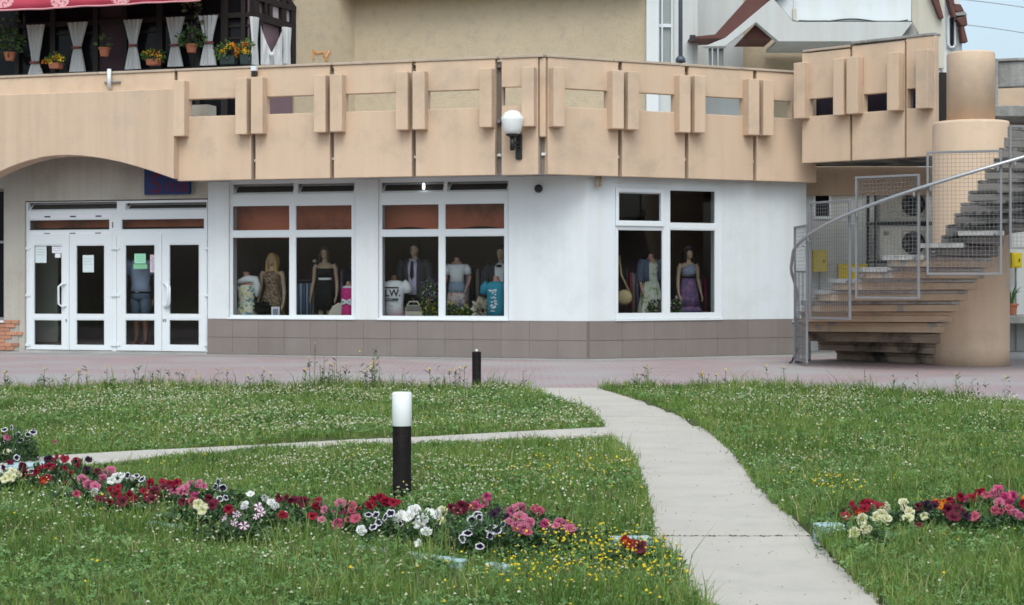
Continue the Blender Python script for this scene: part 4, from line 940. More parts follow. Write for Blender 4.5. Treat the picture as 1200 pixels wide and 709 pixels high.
#PART4
# ------------------------------------------------------------------ spiral staircase
CX, CY = 7.50, 27.9
st = thing('spiral_staircase', 'peach concrete spiral staircase winding round a thick column with steel mesh guards', 'staircase', (CX, CY, 0))
col_ = MB().lathe((CX, CY, 0), [(.613, 0), (.613, .3), (.613, 2.0), (.613, 3.92), (.60, 3.965), (.40, 3.97)], 64)
obj('column', col_, 'peach', st, smooth=False)
obj('column_top', MB().lathe((CX, CY, 0), [(.385, 3.96), (.385, 5.07), (.375, 5.10)], 40), 'peach', st)
for o_ in st.children:
    for p in o_.data.polygons: p.use_smooth = abs(p.normal.z) < .5
RISE, DPH = .176, 12.0
def pol(phi, r, z): q = R(phi); return Vector((CX - r * math.cos(q), CY - r * math.sin(q), z))
def phi_n(n): return 30 + (n - 8) * DPH
for n in range(0, 23):
    ph = phi_n(n); z1 = max(.02, n * RISE) if n else .05
    z1 = n * RISE + .0; z0 = z1 - RISE + .004
    if n == 0: continue
    hw = .34; rt_ = 2.74
    prof = [(0, .592), (.2, .560), (.4, .478), (.65, .43), (.95, .40), (1.3, .375), (1.65, .355), (2.0, hw), (rt_ - .10, hw + .01)]
    tip = [(rt_ - .02, hw - .04), (rt_ + .01, .2), (rt_ + .02, 0)]
    half = prof + tip
    out = half + [(r, -w_) for r, w_ in half[::-1][1:]] + [(-.592 * math.sin(R(k)), -.592 * math.cos(R(k))) for k in range(15, 180, 15)]
    q = R(ph); ra = Vector((-math.cos(q), -math.sin(q), 0)); ta = Vector((math.sin(q), -math.cos(q), 0))
    jz = RNG.uniform(-.006, .006); ja = RNG.uniform(-.012, .012)
    pts = [Vector((CX, CY, 0)) + ra * (r + ja) + ta * w_ for r, w_ in out]
    low = [p + Vector((0, 0, z0)) for p in pts]
    # riser block, a little set back under the tread slab; upper ones coloured dark as shadowed gaps
    sb_ = .012 if n < 8 else .03 if n < 11 else .09
    inner = [Vector((CX, CY, 0)) + ra * (r + ja - sb_ * (r > 1)) + ta * (w_ - math.copysign((sb_ + .005) * min(1, max(0, (r - .7) / .5)), w_) * (abs(w_) > .03)) for r, w_ in out]
    s_ = obj('step', MB().prism([p + Vector((0, 0, z0)) for p in inner], (0, 0, RISE - .066)), 'dark_step' if n < 4 else 'step_peach' if n < 11 else 'gap', st, bevel=.012)
    obj('tread', MB().prism([p + Vector((0, 0, z1 - .062 + jz)) for p in pts], (0, 0, .058)), 'dark_step' if n < 4 else 'step_peach' if n < 6 else ('tread' if n < 11 else 'step_grey'), s_, bevel=.014)
    if 4 <= n < 13:
        obj('tread_end', MB().prism([pol(ph - 6.8, rt_ + .022, z1 - .07), pol(ph - 6.8, rt_ + .035, z1 - .07), pol(ph, rt_ + .055, z1 - .07), pol(ph + 6.8, rt_ + .035, z1 - .07), pol(ph + 6.8, rt_ + .022, z1 - .07), pol(ph, rt_ + .036, z1 - .07)], (0, 0, .07)), 'tread', s_)
# landing behind the column
q = [TB.pt(jt[0] + .1, -.2, 3.56), TB.pt(jt[3] - .05, -.2, 3.56), Vector((8.1, 29.3, 3.56)), Vector((9.7, 29.4, 3.56)), Vector((9.7, 32.5, 3.56)), Vector((5.7, 32.5, 3.56))]; obj('landing', MB().prism(q, (0, 0, .2)), 'step_grey', st)
obj('dark_gap_block', MB().box(7.25, 7.95, 29.65, 29.9, 3.77, 5.0), 'dark_timber', st)  # near-black block added to fill the dark gap beside the column
obj('dark_slot_sheet', MB().fbox(TB, jt[0] - .6, jt[3] - .1, -.75, -.72, 3.77, 4.72 + DZ - .1), mat('dark_plum_sheet', (.035, .028, .045), .8, .3, 6), st)  # plum sheet added behind the landing slots so they show dark
# handrail tube
def helix(p0, p1, r, h, step=4): return [pol(p, r, (8 + (p - 30) / DPH) * RISE + h) for p in np.arange(p0, p1 + .1, step)]
RH = 2.90
hp = helix(-4, 190, RH, .90)
curl = [pol(-22, RH - .04, .78), pol(-22, RH, .70), pol(-20, RH + .01, .66), pol(-23, RH + .01, .76), pol(-25.5, RH, .95), pol(-25, RH, 1.15), pol(-21, RH, 1.35), pol(-14, RH, 1.5), pol(-8, RH, 1.60)]
obj('handrail', MB().tube(curl + hp[1:], .027, 10), 'galv', st, smooth=True)
# mesh guard panels
def guard(p0, p1, zb, zt, wire=True):
    A, B_ = pol(p0, RH - .06, 0), pol(p1, RH - .06, 0); fr = Frame(A.x, A.y, B_.x - A.x, B_.y - A.y); L = (B_ - A).length; t = .034
    g = obj('guard_panel', MB().plate(fr, 0, L, zb, zt, [(t, L - t, zb + t, zt - t)], -.018, .018), 'metal_grey', st, bevel=.004)
    wr = MB(); n = int(L / .058); m_ = int((zt - zb) / .058)
    for i in range(1, n): a = L * i / n; wr.fbox(fr, a - .0022, a + .0022, -.0022, .0022, zb + t, zt - t)
    for j in range(1, m_): z = zb + (zt - zb) * j / m_; wr.fbox(fr, t, L - t, .0025, .0069, z - .0022, z + .0022)
    obj('wire_mesh', wr, 'wire', g, kind='stuff')
    return g, fr, L
gl2 = []
for k, (p0, p1) in enumerate(((-34, -12), (-10, 12), (14, 36), (38, 60), (62, 84), (86, 108), (110, 132), (134, 156))):
    zb = [.0, .06, .77, 1.10, 1.46, 1.84, 2.2, 2.55][k]; zt = [1.55, 2.28, 2.63, 2.97, 3.30, 3.66, 4.0, 4.3][k]
    gl2.append(guard(p0, p1, zb, zt))
for k in range(1, 8):
    g, fr, L = gl2[k]
    for p in ((k - 2) * 24 + 14 + 1.5, (k - 2) * 24 + 36 - 1.5):
        zr = (8 + (p - 30) / DPH) * RISE + .9
        obj('rail_bracket', MB().tube([pol(p, RH - .05, zr - .10), pol(p, RH + .0, zr - .08), pol(p, RH, zr - .02)], .011, 6), 'galv', g)
    if k > 1:
        p = (k - 2) * 24 + 13; zc = [0, 0, 2.28, 2.45, 2.95, 3.3, 3.6, 3.9][k] - .2
        obj('link_bar', MB().tube([pol(p - 1.6, RH - .06, zc), pol(p + 1.6, RH - .06, zc)], .012, 6), 'galv', g)
    if k in (2, 3, 4):
        for p in ((k - 2) * 24 + 16, (k - 2) * 24 + 34):
            zr = (8 + (p - 30) / DPH) * RISE - .1
            obj('anchor', MB().tube([pol(p, RH - .06, zr), pol(p, 2.70, zr)], .016, 6), 'metal_grey', g)
obj('foot_bracket', MB().tube([pol(-14, RH - .1, .25), pol(-14, RH + .0, .02), pol(-9, RH + .02, .02)], .016, 6), 'black_metal', gl2[1][0])
# ------------------------------------------------------------------ bollard lamps
def bollard(px, py, Y, top, lab, lampy):
    x = (px - 600) * Y / F; t = thing('bollard_lamp', lab, 'bollard', (x, Y, 0), 'bollard lamps on the lawn')
    r = .0575
    obj('post', MB().lathe((x, Y, 0), [(r + .006, -.02), (r + .006, .012), (r, .014), (r, .462), (r - .004, .467)], 28), 'bollard_black', t)
    if lampy:
        obj('diffuser', MB().lathe((x, Y, 0), [(r + .001, .467), (r + .003, .472), (r + .003, .668), (r - .004, .676), (.02, .678)], 28), 'opal', t)
    else:
        obj('lamp_socket', MB().lathe((x, Y, 0), [(.016, .466), (.016, .492), (.010, .497)], 14), 'opal', t)
    for c in t.children:
        for p in c.data.polygons: p.use_smooth = abs(p.normal.z) < .5
    for a in (-1.9, -1.2): obj('bolt', MB().sphere((x + r * math.cos(a), Y + r * math.sin(a), .425), .0045, 8, 5), 'bollard_black', t)
bollard(471, 588, 10.5, .677, 'black bollard lamp with its white diffuser, standing just behind the long flower bed', True)
bollard(558.5, 455, 21.75, .467, 'black bollard post missing its diffuser, at the far edge of the lawn before the pavement', False)
# ------------------------------------------------------------------ shop dummies and goods in the windows
M['skin'] = mat('dummy_skin', (.42, .30, .21), .55, .05, 5, spec=.4)
M['skin_pink'] = mat('dummy_skin_pink', (.46, .25, .19), .55, .05, 5, spec=.4)
M['skin_dark'] = mat('dummy_skin_dark', (.18, .085, .06), .55, .05, 5, spec=.4)
M['hair_black'] = mat('black_hair', (.012, .01, .009), .5, .2, 30); M['hair_blond'] = mat('blond_hair', (.45, .30, .11), .5, .25, 40)
M['hair_brown'] = mat('brown_hair', (.06, .035, .02), .5, .2, 30)
M['leopard'] = spots_mat('leopard_cloth', (.20, .14, .09), [(.035, .022, .014), (.32, .25, .17)], 30, .53)
M['floral'] = spots_mat('floral_cloth', (.66, .68, .56), [(.10, .33, .42), (.72, .58, .16), (.15, .25, .30)], 13, .56)
M['black_cloth'] = mat('black_cloth', (.012, .012, .014), .85, .2, 10); M['white_cloth'] = mat('white_cotton', (.70, .73, .76), .9, .04, 8)
M['grey_suit'] = mat('charcoal_suit', (.050, .050, .055), .85, .15, 30); M['lilac'] = mat('lilac_shirt', (.48, .44, .60), .85, .08, 20)
M['denim'] = mat('denim', (.085, .115, .175), .9, .2, 25); M['denim_pale'] = mat('pale_denim', (.22, .29, .38), .9, .25, 18)
M['teal'] = mat('teal_cotton', (.03, .27, .38), .85, .08, 8); M['pink'] = mat('hot_pink_cloth', (.52, .03, .19), .85, .1, 10)
M['cream_cloth'] = mat('cream_cloth', (.50, .46, .38), .9, .12, 10); M['pinkred'] = mat('pink_red_cushion', (.50, .07, .13), .85, .1, 6)
M['patch'] = spots_mat('patchwork_cloth', (.50, .42, .38), [(.45, .16, .18), (.30, .33, .42), (.55, .52, .48)], 12, .54)
M['greenish'] = spots_mat('pale_green_print', (.55, .60, .50), [(.30, .40, .22), (.66, .68, .62)], 9, .52)
M['violet'] = spots_mat('violet_print', (.13, .09, .19), [(.24, .12, .21), (.09, .09, .20)], 10, .5)
M['bluegrey'] = spots_mat('blue_print', (.20, .25, .34), [(.30, .33, .38)], 20, .55)
M['blue_shirt'] = mat('pale_blue_shirt', (.30, .38, .52), .9, .08, 12)
M['straw'] = mat('straw_bag', (.46, .36, .20), .9, .2, 40, .3, 120)
def remesh(mb, vox):
    me = bpy.data.meshes.new('t'); me.from_pydata(mb.v, [], mb.f); o = bpy.data.objects.new('t', me); COL.objects.link(o)
    md = o.modifiers.new('r', 'REMESH'); md.mode = 'VOXEL'; md.voxel_size = vox; md.use_smooth_shade = True
    sm = o.modifiers.new('s', 'SMOOTH'); sm.factor = .5; sm.iterations = 2
    dg = bpy.context.evaluated_depsgraph_get(); r = bpy.data.meshes.new_from_object(o.evaluated_get(dg))
    bpy.data.objects.remove(o); bpy.data.meshes.remove(me); return r
def meshobj(name, me, m, parent, loc=(0, 0, 0)):
    o = bpy.data.objects.new(name, me); me.materials.clear(); me.materials.append(M[m]); COL.objects.link(o); o.parent = parent; return o
def body(female=True, legs=True, head=True, arms='down'):
    """figure 1.76 m tall facing -Y, feet at z = 0"""
    b = MB(); sh = .185 if female else .215; wa = .115 if female else .145; hp_ = .165 if female else .165
    b.loft([(0, 0, .80, .11, .09), (0, .005, .86, hp_ * .95, .105), (0, .005, .94, hp_, .11), (0, 0, 1.04, wa + .015, .085), (0, 0, 1.10, wa, .082), (0, -.005, 1.22, wa + .025, .10), (0, -.012 if female else 0, 1.30, sh * .80, .115), (0, 0, 1.40, sh * .86, .095), (0, .005, 1.455, sh * .62, .065), (0, .01, 1.48, .07, .058), (0, .005, 1.50, .055, .055), (0, -.005, 1.57, .05, .052)], 20)
    if female:
        for s_ in (-1, 1): b.sphere((s_ * .070, -.058, 1.285), .052, 10, 8)
    if legs:
        for s_ in (-1, 1):
            b.loft([(s_ * .085, 0, .0, .035, .05), (s_ * .085, .01, .07, .035, .042), (s_ * .085, .02, .28, .055, .06), (s_ * .085, .005, .46, .055, .058), (s_ * .082, 0, .55, .06, .065), (s_ * .08, 0, .75, .085, .09), (s_ * .075, 0, .88, .085, .095)], 12)
            b.loft([(s_ * .09, -.07, .0, .04, .11), (s_ * .09, -.06, .035, .035, .09), (s_ * .088, -.02, .07, .03, .05)], 10)
    if head:
        b.loft([(0, -.025, 1.535, .03, .03), (0, -.035, 1.555, .05, .06), (0, -.025, 1.60, .068, .085), (0, -.01, 1.66, .074, .095), (0, 0, 1.71, .072, .09), (0, .005, 1.745, .05, .062), (0, .005, 1.76, .015, .02)], 16)
        b.loft([(0, -.105, 1.615, .013, .012), (0, -.118, 1.625, .016, .018), (0, -.105, 1.66, .008, .01)], 8)      # nose
        b.sphere((0, -.098, 1.592), .02, 8, 5, (1.2, .6, .45)); b.sphere((0, -.09, 1.562), .022, 8, 6)            # mouth, chin
        for s_ in (-1, 1): b.sphere((s_ * .076, .0, 1.645), .02, 8, 6, (.4, .8, 1.3)); b.sphere((s_ * .03, -.092, 1.668), .014, 8, 5, (1.3, .6, .5))
    if arms:
        for s_ in (-1, 1):
            if arms == 'down': J = [(sh * .93, .0, 1.42, .05), (sh + .03, .0, 1.36, .047), (sh + .055, .01, 1.12, .038), (sh + .075, -.02, .98, .036), (sh + .085, -.07, .82, .026)]
            elif arms == 'hip' and s_ > 0: J = [(sh * .93, .0, 1.42, .05), (sh + .03, .0, 1.36, .047), (sh + .10, .03, 1.14, .038), (sh + .09, -.03, 1.02, .034), (sh + .045, -.12, .90, .026)]
            else: J = [(sh * .93, .0, 1.42, .05), (sh + .03, .0, 1.36, .047), (sh + .06, .02, 1.12, .038), (sh + .085, -.05, 1.0, .034), (sh + .09, -.12, .86, .026)]
            b.tube([(s_ * j[0], j[1], j[2]) for j in J], [j[3] for j in J], 10)
            h = Vector((s_ * J[-1][0], J[-1][1], J[-1][2])); d = Vector((0, -.35, -1)).normalized()
            b.loft([(h.x, h.y + .01, h.z + .02, .024, .02), (h.x, h.y - .015, h.z - .05, .018, .04), (h.x, h.y - .03, h.z - .09, .016, .038)][::-1], 10)
            for f, (dy, l) in enumerate(((-.03, .075), (-.01, .085), (.01, .08), (.028, .062))):
                b.tube([h + Vector((0, dy - .03, -.085)), h + Vector((-s_ * .006, dy - .045, -.085 - l * .55)), h + Vector((-s_ * .022, dy - .05, -.085 - l))], [.011, .0105, .009], 6)
            b.tube([h + Vector((-s_ * .01, -.03, -.03)), h + Vector((-s_ * .022, -.062, -.075)), h + Vector((-s_ * .025, -.07, -.11))], [.012, .011, .009], 6)
    return b
BODIES = {}
def body_mesh(*k):
    if k not in BODIES: BODIES[k] = remesh(body(*k), .0125 if k[3] else .014)
    return BODIES[k]
def L2(th, name, mb, m, smooth=True, solid=.008):
    me = bpy.data.meshes.new(name); me.from_pydata([tuple(v) for v in mb.v], [], mb.f)
    for p in me.polygons: p.use_smooth = smooth
    me.materials.append(M[m]); o = bpy.data.objects.new(name, me); COL.objects.link(o); o.parent = th
    if solid: sdm = o.modifiers.new('cloth', 'SOLIDIFY'); sdm.thickness = solid; sdm.offset = 1
    return o
def hair(th, m, length=.0, n=0, vol=1.0):
    mb = MB(); mb.loft([(0, .04, 1.60 - length, .09 * vol, .05), (0, .03, 1.64 - length * .5, .10 * vol, .08), (0, .025, 1.66, .095 * vol, .10), (0, .012, 1.72, .088 * vol, .105), (0, .01, 1.765, .06, .075), (0, .01, 1.785, .02, .03)], 14, fold=0)
    if length:
        for s_ in (-1, 1):
            for k in range(5):
                mb.tube([(s_ * (.055 + .006 * k), -.03 + .02 * k, 1.74), (s_ * (.085 + .008 * k), -.05 + .025 * k, 1.62), (s_ * (.095 + .012 * math.sin(k)), -.055 + .025 * k, 1.55 - length * .4), (s_ * (.085 + .02 * math.sin(k * 2)), -.07 + .03 * k, 1.58 - length)], [.018, .028, .026, .008], 7)
    return L2(th, 'hair', mb, m, solid=0)
def dummy(fr, px, pyh, d, lab, female=True, head=True, arms='down', skin='skin', yaw=0, hgt=None, cat='shop dummy', legs=True, zbase=None, name='shop_dummy'):
    """stand a figure so that the top of its head is at row pyh"""
    top = fr.Z(px, pyh, d); p = fr.px(px, pyh, d)
    if zbase is None: zbase = .15
    s_ = (top - zbase) / (1.77 if head else 1.58)
    t = thing(name, lab, cat, (p.x, p.y, zbase), 'dummies in the shop windows')
    t.scale = (s_, s_, s_); t.rotation_euler = (0, 0, math.atan2(fr.u[1], fr.u[0]) + R(yaw))
    meshobj('body', body_mesh(female, legs, head, arms).copy(), skin, t)
    return t
FW = (lambda *r: list(r))
def skirt(th, rings, m, name='dress', fold=.10, nf=9): return L2(th, name, MB().loft(rings, 44, False, fold, nf, 1.0), m)
def top_sleeves(th, m, sh, sleeve=.16, name='shirt', low=.90, rr=.070, neck=1.47):
    mb = MB().loft([(0, 0, low, .185, .125), (0, 0, 1.05, .155, .108), (0, 0, 1.2, sh * .86, .122), (0, -.005, 1.30, sh * .93, .133), (0, 0, 1.40, sh * .97, .115), (0, .004, 1.45, sh * .70, .085), (0, .008, neck, .08, .07)], 26, False, .03, 6)
    for s_ in (-1, 1): mb.tube([(s_ * sh * .80, 0, 1.425), (s_ * (sh + .03), 0, 1.37), (s_ * (sh + .03 + sleeve * .18), .005, 1.38 - sleeve)], [rr, rr, rr * .98], 12, False)
    return L2(th, name, mb, m)
# window 1
t = dummy(LW, 319, 297, -.75, 'blond long haired dummy in a brown leopard print sleeveless dress', arms='down')
hair(t, 'hair_blond', .26)
skirt(t, [(0, -.01, 1.43, .12, .085), (0, -.015, 1.33, .17, .135), (0, -.01, 1.22, .152, .118), (0, 0, 1.10, .128, .094), (0, 0, 1.02, .155, .11), (0, 0, .90, .195, .135), (0, 0, .66, .235, .165), (0, 0, .48, .26, .19)], 'leopard')
t = dummy(LW, 381, 289, -.85, 'dark haired dummy in a black strapless top and black skirt with a white waistband', arms='down', zbase=.3)
hair(t, 'hair_brown', .12)
skirt(t, [(0, -.01, 1.345, .165, .13), (0, -.01, 1.25, .155, .118), (0, 0, 1.165, .13, .098)], 'black_cloth', 'top', .02)
L2(t, 'waistband', MB().loft([(0, 0, 1.165, .135, .102), (0, 0, 1.12, .135, .102)], 30, False), 'white_cloth')
skirt(t, [(0, 0, 1.12, .132, .098), (0, .0, 1.02, .165, .115), (0, .005, .9, .185, .13), (0, 0, .55, .20, .145)], 'black_cloth', 'skirt', .03)
t = dummy(LW, 289, 318, -.55, 'headless bust form in a pale floral dress with a white scarf, leftmost in the windows', head=False, arms=None, skin='skin_pink', legs=False, zbase=-.32, yaw=-12)
skirt(t, [(0, -.01, 1.36, .175, .13), (0, -.01, 1.27, .165, .135), (0, 0, 1.12, .135, .10), (0, 0, 1.02, .17, .12), (0, 0, .90, .20, .14), (0, 0, .72, .19, .15)], 'floral', fold=.06)
L2(t, 'scarf', MB().tube([(-.17, -.05, 1.38), (-.05, -.11, 1.42), (.08, -.09, 1.46), (.17, .0, 1.45), (.20, .02, 1.33), (.19, .02, 1.18)], [.02, .035, .05, .06, .05, .02], 8), 'white_cloth')
bw = thing('fluffy_handbag', 'black fluffy handbag at the foot of the leopard dress', 'handbag', tuple(LW.px(308, 371, -.35)))
c = LW.px(308, 362.5, -.35); obj('bag_body', clump(c, (.15, .10, .11), 420, .08), 'black_cloth', bw); obj('strap', MB().tube([c + Vector((-.09, 0, .1)), c + Vector((-.05, 0, .2)), c + Vector((.05, 0, .2)), c + Vector((.09, 0, .1))], .012, 6), 'black_cloth', bw)
pc = thing('price_card', 'small white framed card beside the black fluffy bag', 'card', tuple(LW.px(322.5, 371, -.3)))
r_ = rect(LW, 318, 327.5, 359.5, 371, -.3); obj('card', MB().plate(LW, *r_, [(r_[0] + .03, r_[1] - .03, r_[2] + .03, r_[3] - .04)], -.31, -.30), 'paper_w', pc); obj('print', MB().fbox(LW, r_[0] + .03, r_[1] - .03, -.309, -.305, r_[2] + .03, r_[3] - .04), 'denim_pale', pc)
# rail of jeans
jr = thing('jeans_rail', 'steel rail hung with blue jeans behind the second pane', 'clothes rail', tuple(LW.pt(LW.S(353), -1.0, .14)))
a = LW.S(353, -1); zt_ = LW.Z(353, 332, -1)
obj('rail', MB().tube([LW.pt(a - .2, -1, .15), LW.pt(a - .2, -1, zt_ + .06), LW.pt(a + .25, -1, zt_ + .06), LW.pt(a + .25, -1, .15)], .014, 6), 'metal_grey', jr)
for k in range(6):
    mb = MB(); q = a - .17 + k * .065
    for s_ in (0, 1): mb.loft([(LW.pt(q, -1.08 + s_ * .14, 0).x, LW.pt(q, -1.08 + s_ * .14, 0).y, z, .03, .06 - .012 * (j)) for j, z in enumerate((zt_, zt_ - .3, zt_ - .75))], 8)
    obj('jeans', mb, 'denim_pale' if k % 2 else 'denim', jr, smooth=True)
sk = obj('folded_trousers', MB().prism([LW.px(x, y, -.32) for x, y in ((383, 371), (389, 359), (397, 354.5), (403, 357), (404, 371))], (.0, .12, 0)), 'cream_cloth', bevel=.03)
props(sk, 'cream trousers draped at the bottom of the second pane below the black skirt', 'clothes')
t = dummy(LW, 408.5, 329, -.40, 'hot pink child dress with a white bow on a small headless form', head=False, arms=None, legs=False, zbase=.18, name='child_form')
skirt(t, [(0, 0, 1.46, .10, .08), (0, 0, 1.38, .19, .12), (0, 0, 1.2, .18, .13), (0, 0, 1.06, .155, .115), (0, 0, .9, .21, .15), (0, 0, .45, .24, .18)], 'pink', fold=.05)
L2(t, 'bow', MB().loft([(0, 0, 1.09, .165, .125), (0, 0, 1.03, .17, .13)], 24, False).tube([(0, -.13, 1.06), (-.10, -.15, 1.12), (-.13, -.14, 1.0), (0, -.13, 1.06), (.10, -.15, 1.12), (.13, -.14, 1.0), (0, -.13, 1.06)], .03, 6), 'white_cloth')
L2(t, 'collar', MB().loft([(0, 0, 1.45, .12, .09), (0, 0, 1.41, .17, .115)], 20, False), 'white_cloth')
for k, (x, y, r_, lab) in enumerate(((369, 306, .045, 'small white ball lamp in the dark behind the black skirt dummy, upper one'), (369, 323.5, .035, 'small white ball lamp in the dark behind the black skirt dummy, lower one'))):
    t = thing('ball_ornament', lab, 'ornament', tuple(LW.px(x, y, -1.6))); obj('ball', MB().sphere(LW.px(x, y, -1.3), r_, 12, 8, (1, 1, .75)), 'opal', t, smooth=True); obj('hook', MB().tube([LW.px(x, y, -1.3), LW.px(x, y - 70, -1.3)], .004, 4), 'metal_grey', t)
# display ledge cloths
for k, (fr, x0, x1, d0, d1, lab) in enumerate(((LW, 271, 308, -.75, -.30, 'pink red cloth on the display ledge under the floral dress'), (LW, 447, 469, -.7, -.28, 'pink red cloth under the white printed shirt'), (LW, 572, 592, -.7, -.28, 'pink red cloth under the teal shirt'))):
    props(obj('display_cloth', MB().fbox(fr, fr.S(x0), fr.S(x1), d0, d1, .15, .73), 'pinkred', bevel=.03), lab, 'cloth')
# clothes rails in the depth of the shop
for k, (fr, x0, x1, y, d, cols, lab) in enumerate((
    (LW, 298, 338, 318, -2.6, ['denim', 'pinkred', 'cream_cloth', 'grey_suit', 'teal', 'white_cloth', 'leopard', 'denim_pale'], 'rail of mixed clothes deep in the shop behind the leopard dress'),
    (LW, 386, 412, 312, -2.4, ['white_cloth', 'pink', 'lilac', 'denim', 'cream_cloth', 'pinkred'], 'rail of mixed clothes deep in the shop behind the pink child dress'),
    (LW, 545, 580, 312, -2.3, ['lilac', 'grey_suit', 'cream_cloth', 'denim_pale', 'pinkred', 'white_cloth', 'teal'], 'rail of mixed clothes deep in the shop right of the off shoulder blouse'),
    (RW, 735, 752, 316, -1.9, ['pinkred', 'cream_cloth', 'lilac', 'denim'], 'rail of mixed clothes behind the straw shoulder bag'),
    (RW, 818, 838, 322, -1.8, ['violet', 'pink', 'grey_suit', 'cream_cloth'], 'rail of mixed clothes right of the violet dress'))):
    a0, a1 = fr.S(x0, d), fr.S(x1, d); zr = fr.Z(x0, y, d); t = thing('clothes_rail', lab, 'clothes rail', tuple(fr.pt(a0, d, .14)), 'clothes rails inside the shop')
    obj('rail', MB().tube([fr.pt(a0, d, .15), fr.pt(a0, d, zr), fr.pt(a1, d, zr), fr.pt(a1, d, .15)], .014, 6), 'metal_grey', t)
    n_ = max(4, int((a1 - a0) / .10))
    for q in range(n_):
        c = fr.pt(a0 + (a1 - a0) * (q + .5) / n_, d + RNG.uniform(-.03, .03), 0); ln2 = RNG.uniform(.65, 1.0); sw_ = RNG.uniform(.035, .05)
        obj('garment', MB().loft([(c.x, c.y, zr - .04, .012, .03), (c.x, c.y, zr - .10, sw_ * .9, .20), (c.x, c.y, zr - .3, sw_, .19), (c.x, c.y, zr - ln2, sw_ * 1.2, .22)], 14, True, .12, 5, q), cols[q % len(cols)], t, smooth=True)
# window 2
t = dummy(LW, 462, 322, -.50, 'white printed T-shirt with black letters on a dark torso form', female=False, head=False, arms=None, skin='skin_dark', legs=False, zbase=-.12, yaw=4)
top_sleeves(t, 'white_cloth', .205, .13, low=.84, rr=.078)
def flat_print(th, items, y):
    for txt, size, x, z in items:
        mb, wd = text_mb(txt, size, (x, y, z), (1, 0, 0), (0, 0, 1), .004); L2(th, 'print', mb, 'ink', False, 0)
flat_print(t, [('LW.', .17, -.135, 1.195)], -.146)
pb = MB().box(-.145, .125, -.149, -.146, 1.335, 1.36)
for r_ in range(2):
    for k in range(10): pb.box(-.14 + k * .026 + .003 * r_, -.14 + k * .026 + .02, -.146, -.1435, 1.105 + r_ * .03, 1.127 + r_ * .03)
pb.box(.0, .13, -.149, -.146, 1.128, 1.14); pb.box(-.07, -.03, -.145, -.142, 1.03, 1.036); pb.box(-.05, .02, -.145, -.142, 1.01, 1.016)
L2(t, 'print', pb, 'ink', False, 0)
t = dummy(LW, 486, 284, -.85, 'male dummy in an open charcoal suit jacket over a lilac shirt', female=False, arms='down', zbase=.2)
hair(t, 'hair_black', 0)
top_sleeves(t, 'lilac', .19, .05, 'shirt', .86, .03)
jk = MB(); jr_ = [(1.49, .085, .075), (1.455, .175, .10), (1.40, .236, .142), (1.28, .225, .158), (1.10, .20, .135), (.95, .215, .145), (.80, .225, .15)]
for z, rx, ry in jr_:
    for k in range(31): an = R(-90 + 22 + (316) * k / 30); jk.v.append((rx * math.cos(an), ry * math.sin(an), z))
for i in range(len(jr_) - 1):
    for k in range(30): jk.f.append((i * 31 + k, i * 31 + k + 1, (i + 1) * 31 + k + 1, (i + 1) * 31 + k))
for s_ in (-1, 1): jk.tube([(s_ * .18, 0, 1.43), (s_ * .25, 0, 1.36), (s_ * .278, .01, 1.12), (s_ * .295, -.02, .98), (s_ * .303, -.07, .82)], [.075, .074, .062, .056, .05], 12, False)
L2(t, 'jacket', jk, 'grey_suit', solid=.012)
L2(t, 'trousers', MB().loft([(0, 0, .98, .17, .12), (0, 0, .84, .18, .125), (0, 0, .8, .18, .12)], 20).loft([(-.09, 0, .84, .095, .105), (-.09, 0, .1, .075, .085)], 12).loft([(.09, 0, .84, .095, .105), (.09, 0, .1, .075, .085)], 12), 'black_cloth')
L2(t, 'tie', MB().prism([(-.02, -.145, 1.44), (.02, -.145, 1.44), (.035, -.158, 1.18), (0, -.158, 1.12), (-.035, -.158, 1.18)], (0, .01, 0)), 'black_cloth', False, 0)
L2(t, 'collar', MB().prism([(-.075, -.06, 1.50), (0, -.13, 1.43), (-.05, -.14, 1.40)], (0, .012, 0)).prism([(.075, -.06, 1.50), (0, -.13, 1.43), (.05, -.14, 1.40)], (0, .012, 0)), 'lilac', False, 0)
hb = thing('canvas_handbag', 'cream canvas handbag beside the white printed T-shirt', 'handbag', tuple(LW.px(483, 371, -.36)))
q = [LW.px(x, y, -.36) for x, y in ((474, 371), (474.5, 361), (477, 357.5), (491, 357.5), (494, 361), (495, 371))]
obj('bag_body', MB().prism(q, (0, .14, 0)), 'cream_cloth', hb, bevel=.03); obj('flap', MB().prism([LW.px(x, y, -.34) for x, y in ((475, 364), (476, 358), (492, 358), (494, 364))], (0, .03, 0)), 'gap', hb, bevel=.01)
obj('strap', MB().tube([LW.px(477, 358, -.42), LW.px(480, 353.5, -.42), LW.px(489, 353.5, -.42), LW.px(492, 358, -.42)], .014, 6), 'cream_cloth', hb)
t = dummy(LW, 535.5, 301, -.80, 'headless dummy in a white off shoulder blouse and patchwork denim skirt', head=False, arms='hip', skin='skin_pink', yaw=6, zbase=.49)
mb = MB().loft([(0, -.005, 1.415, .215, .115), (0, -.01, 1.36, .235, .13), (0, -.01, 1.28, .185, .145), (0, 0, 1.15, .145, .115), (0, 0, 1.03, .16, .118)], 28, False, .03, 8)
for s_ in (-1, 1): mb.tube([(s_ * .19, 0, 1.385), (s_ * .235, .0, 1.30), (s_ * .25, .01, 1.20)], [.065, .07, .072], 12, False)
L2(t, 'blouse', mb, 'white_cloth')
skirt(t, [(0, 0, 1.04, .155, .115), (0, 0, .90, .19, .135), (0, 0, .80, .20, .145)], 'denim_pale', 'skirt_band', .02)
skirt(t, [(0, 0, .80, .20, .145), (0, 0, .52, .235, .17)], 'patch', 'skirt', .04); skirt(t, [(0, 0, .52, .235, .17), (0, 0, .36, .25, .18)], 'denim', 'skirt_hem', .05)
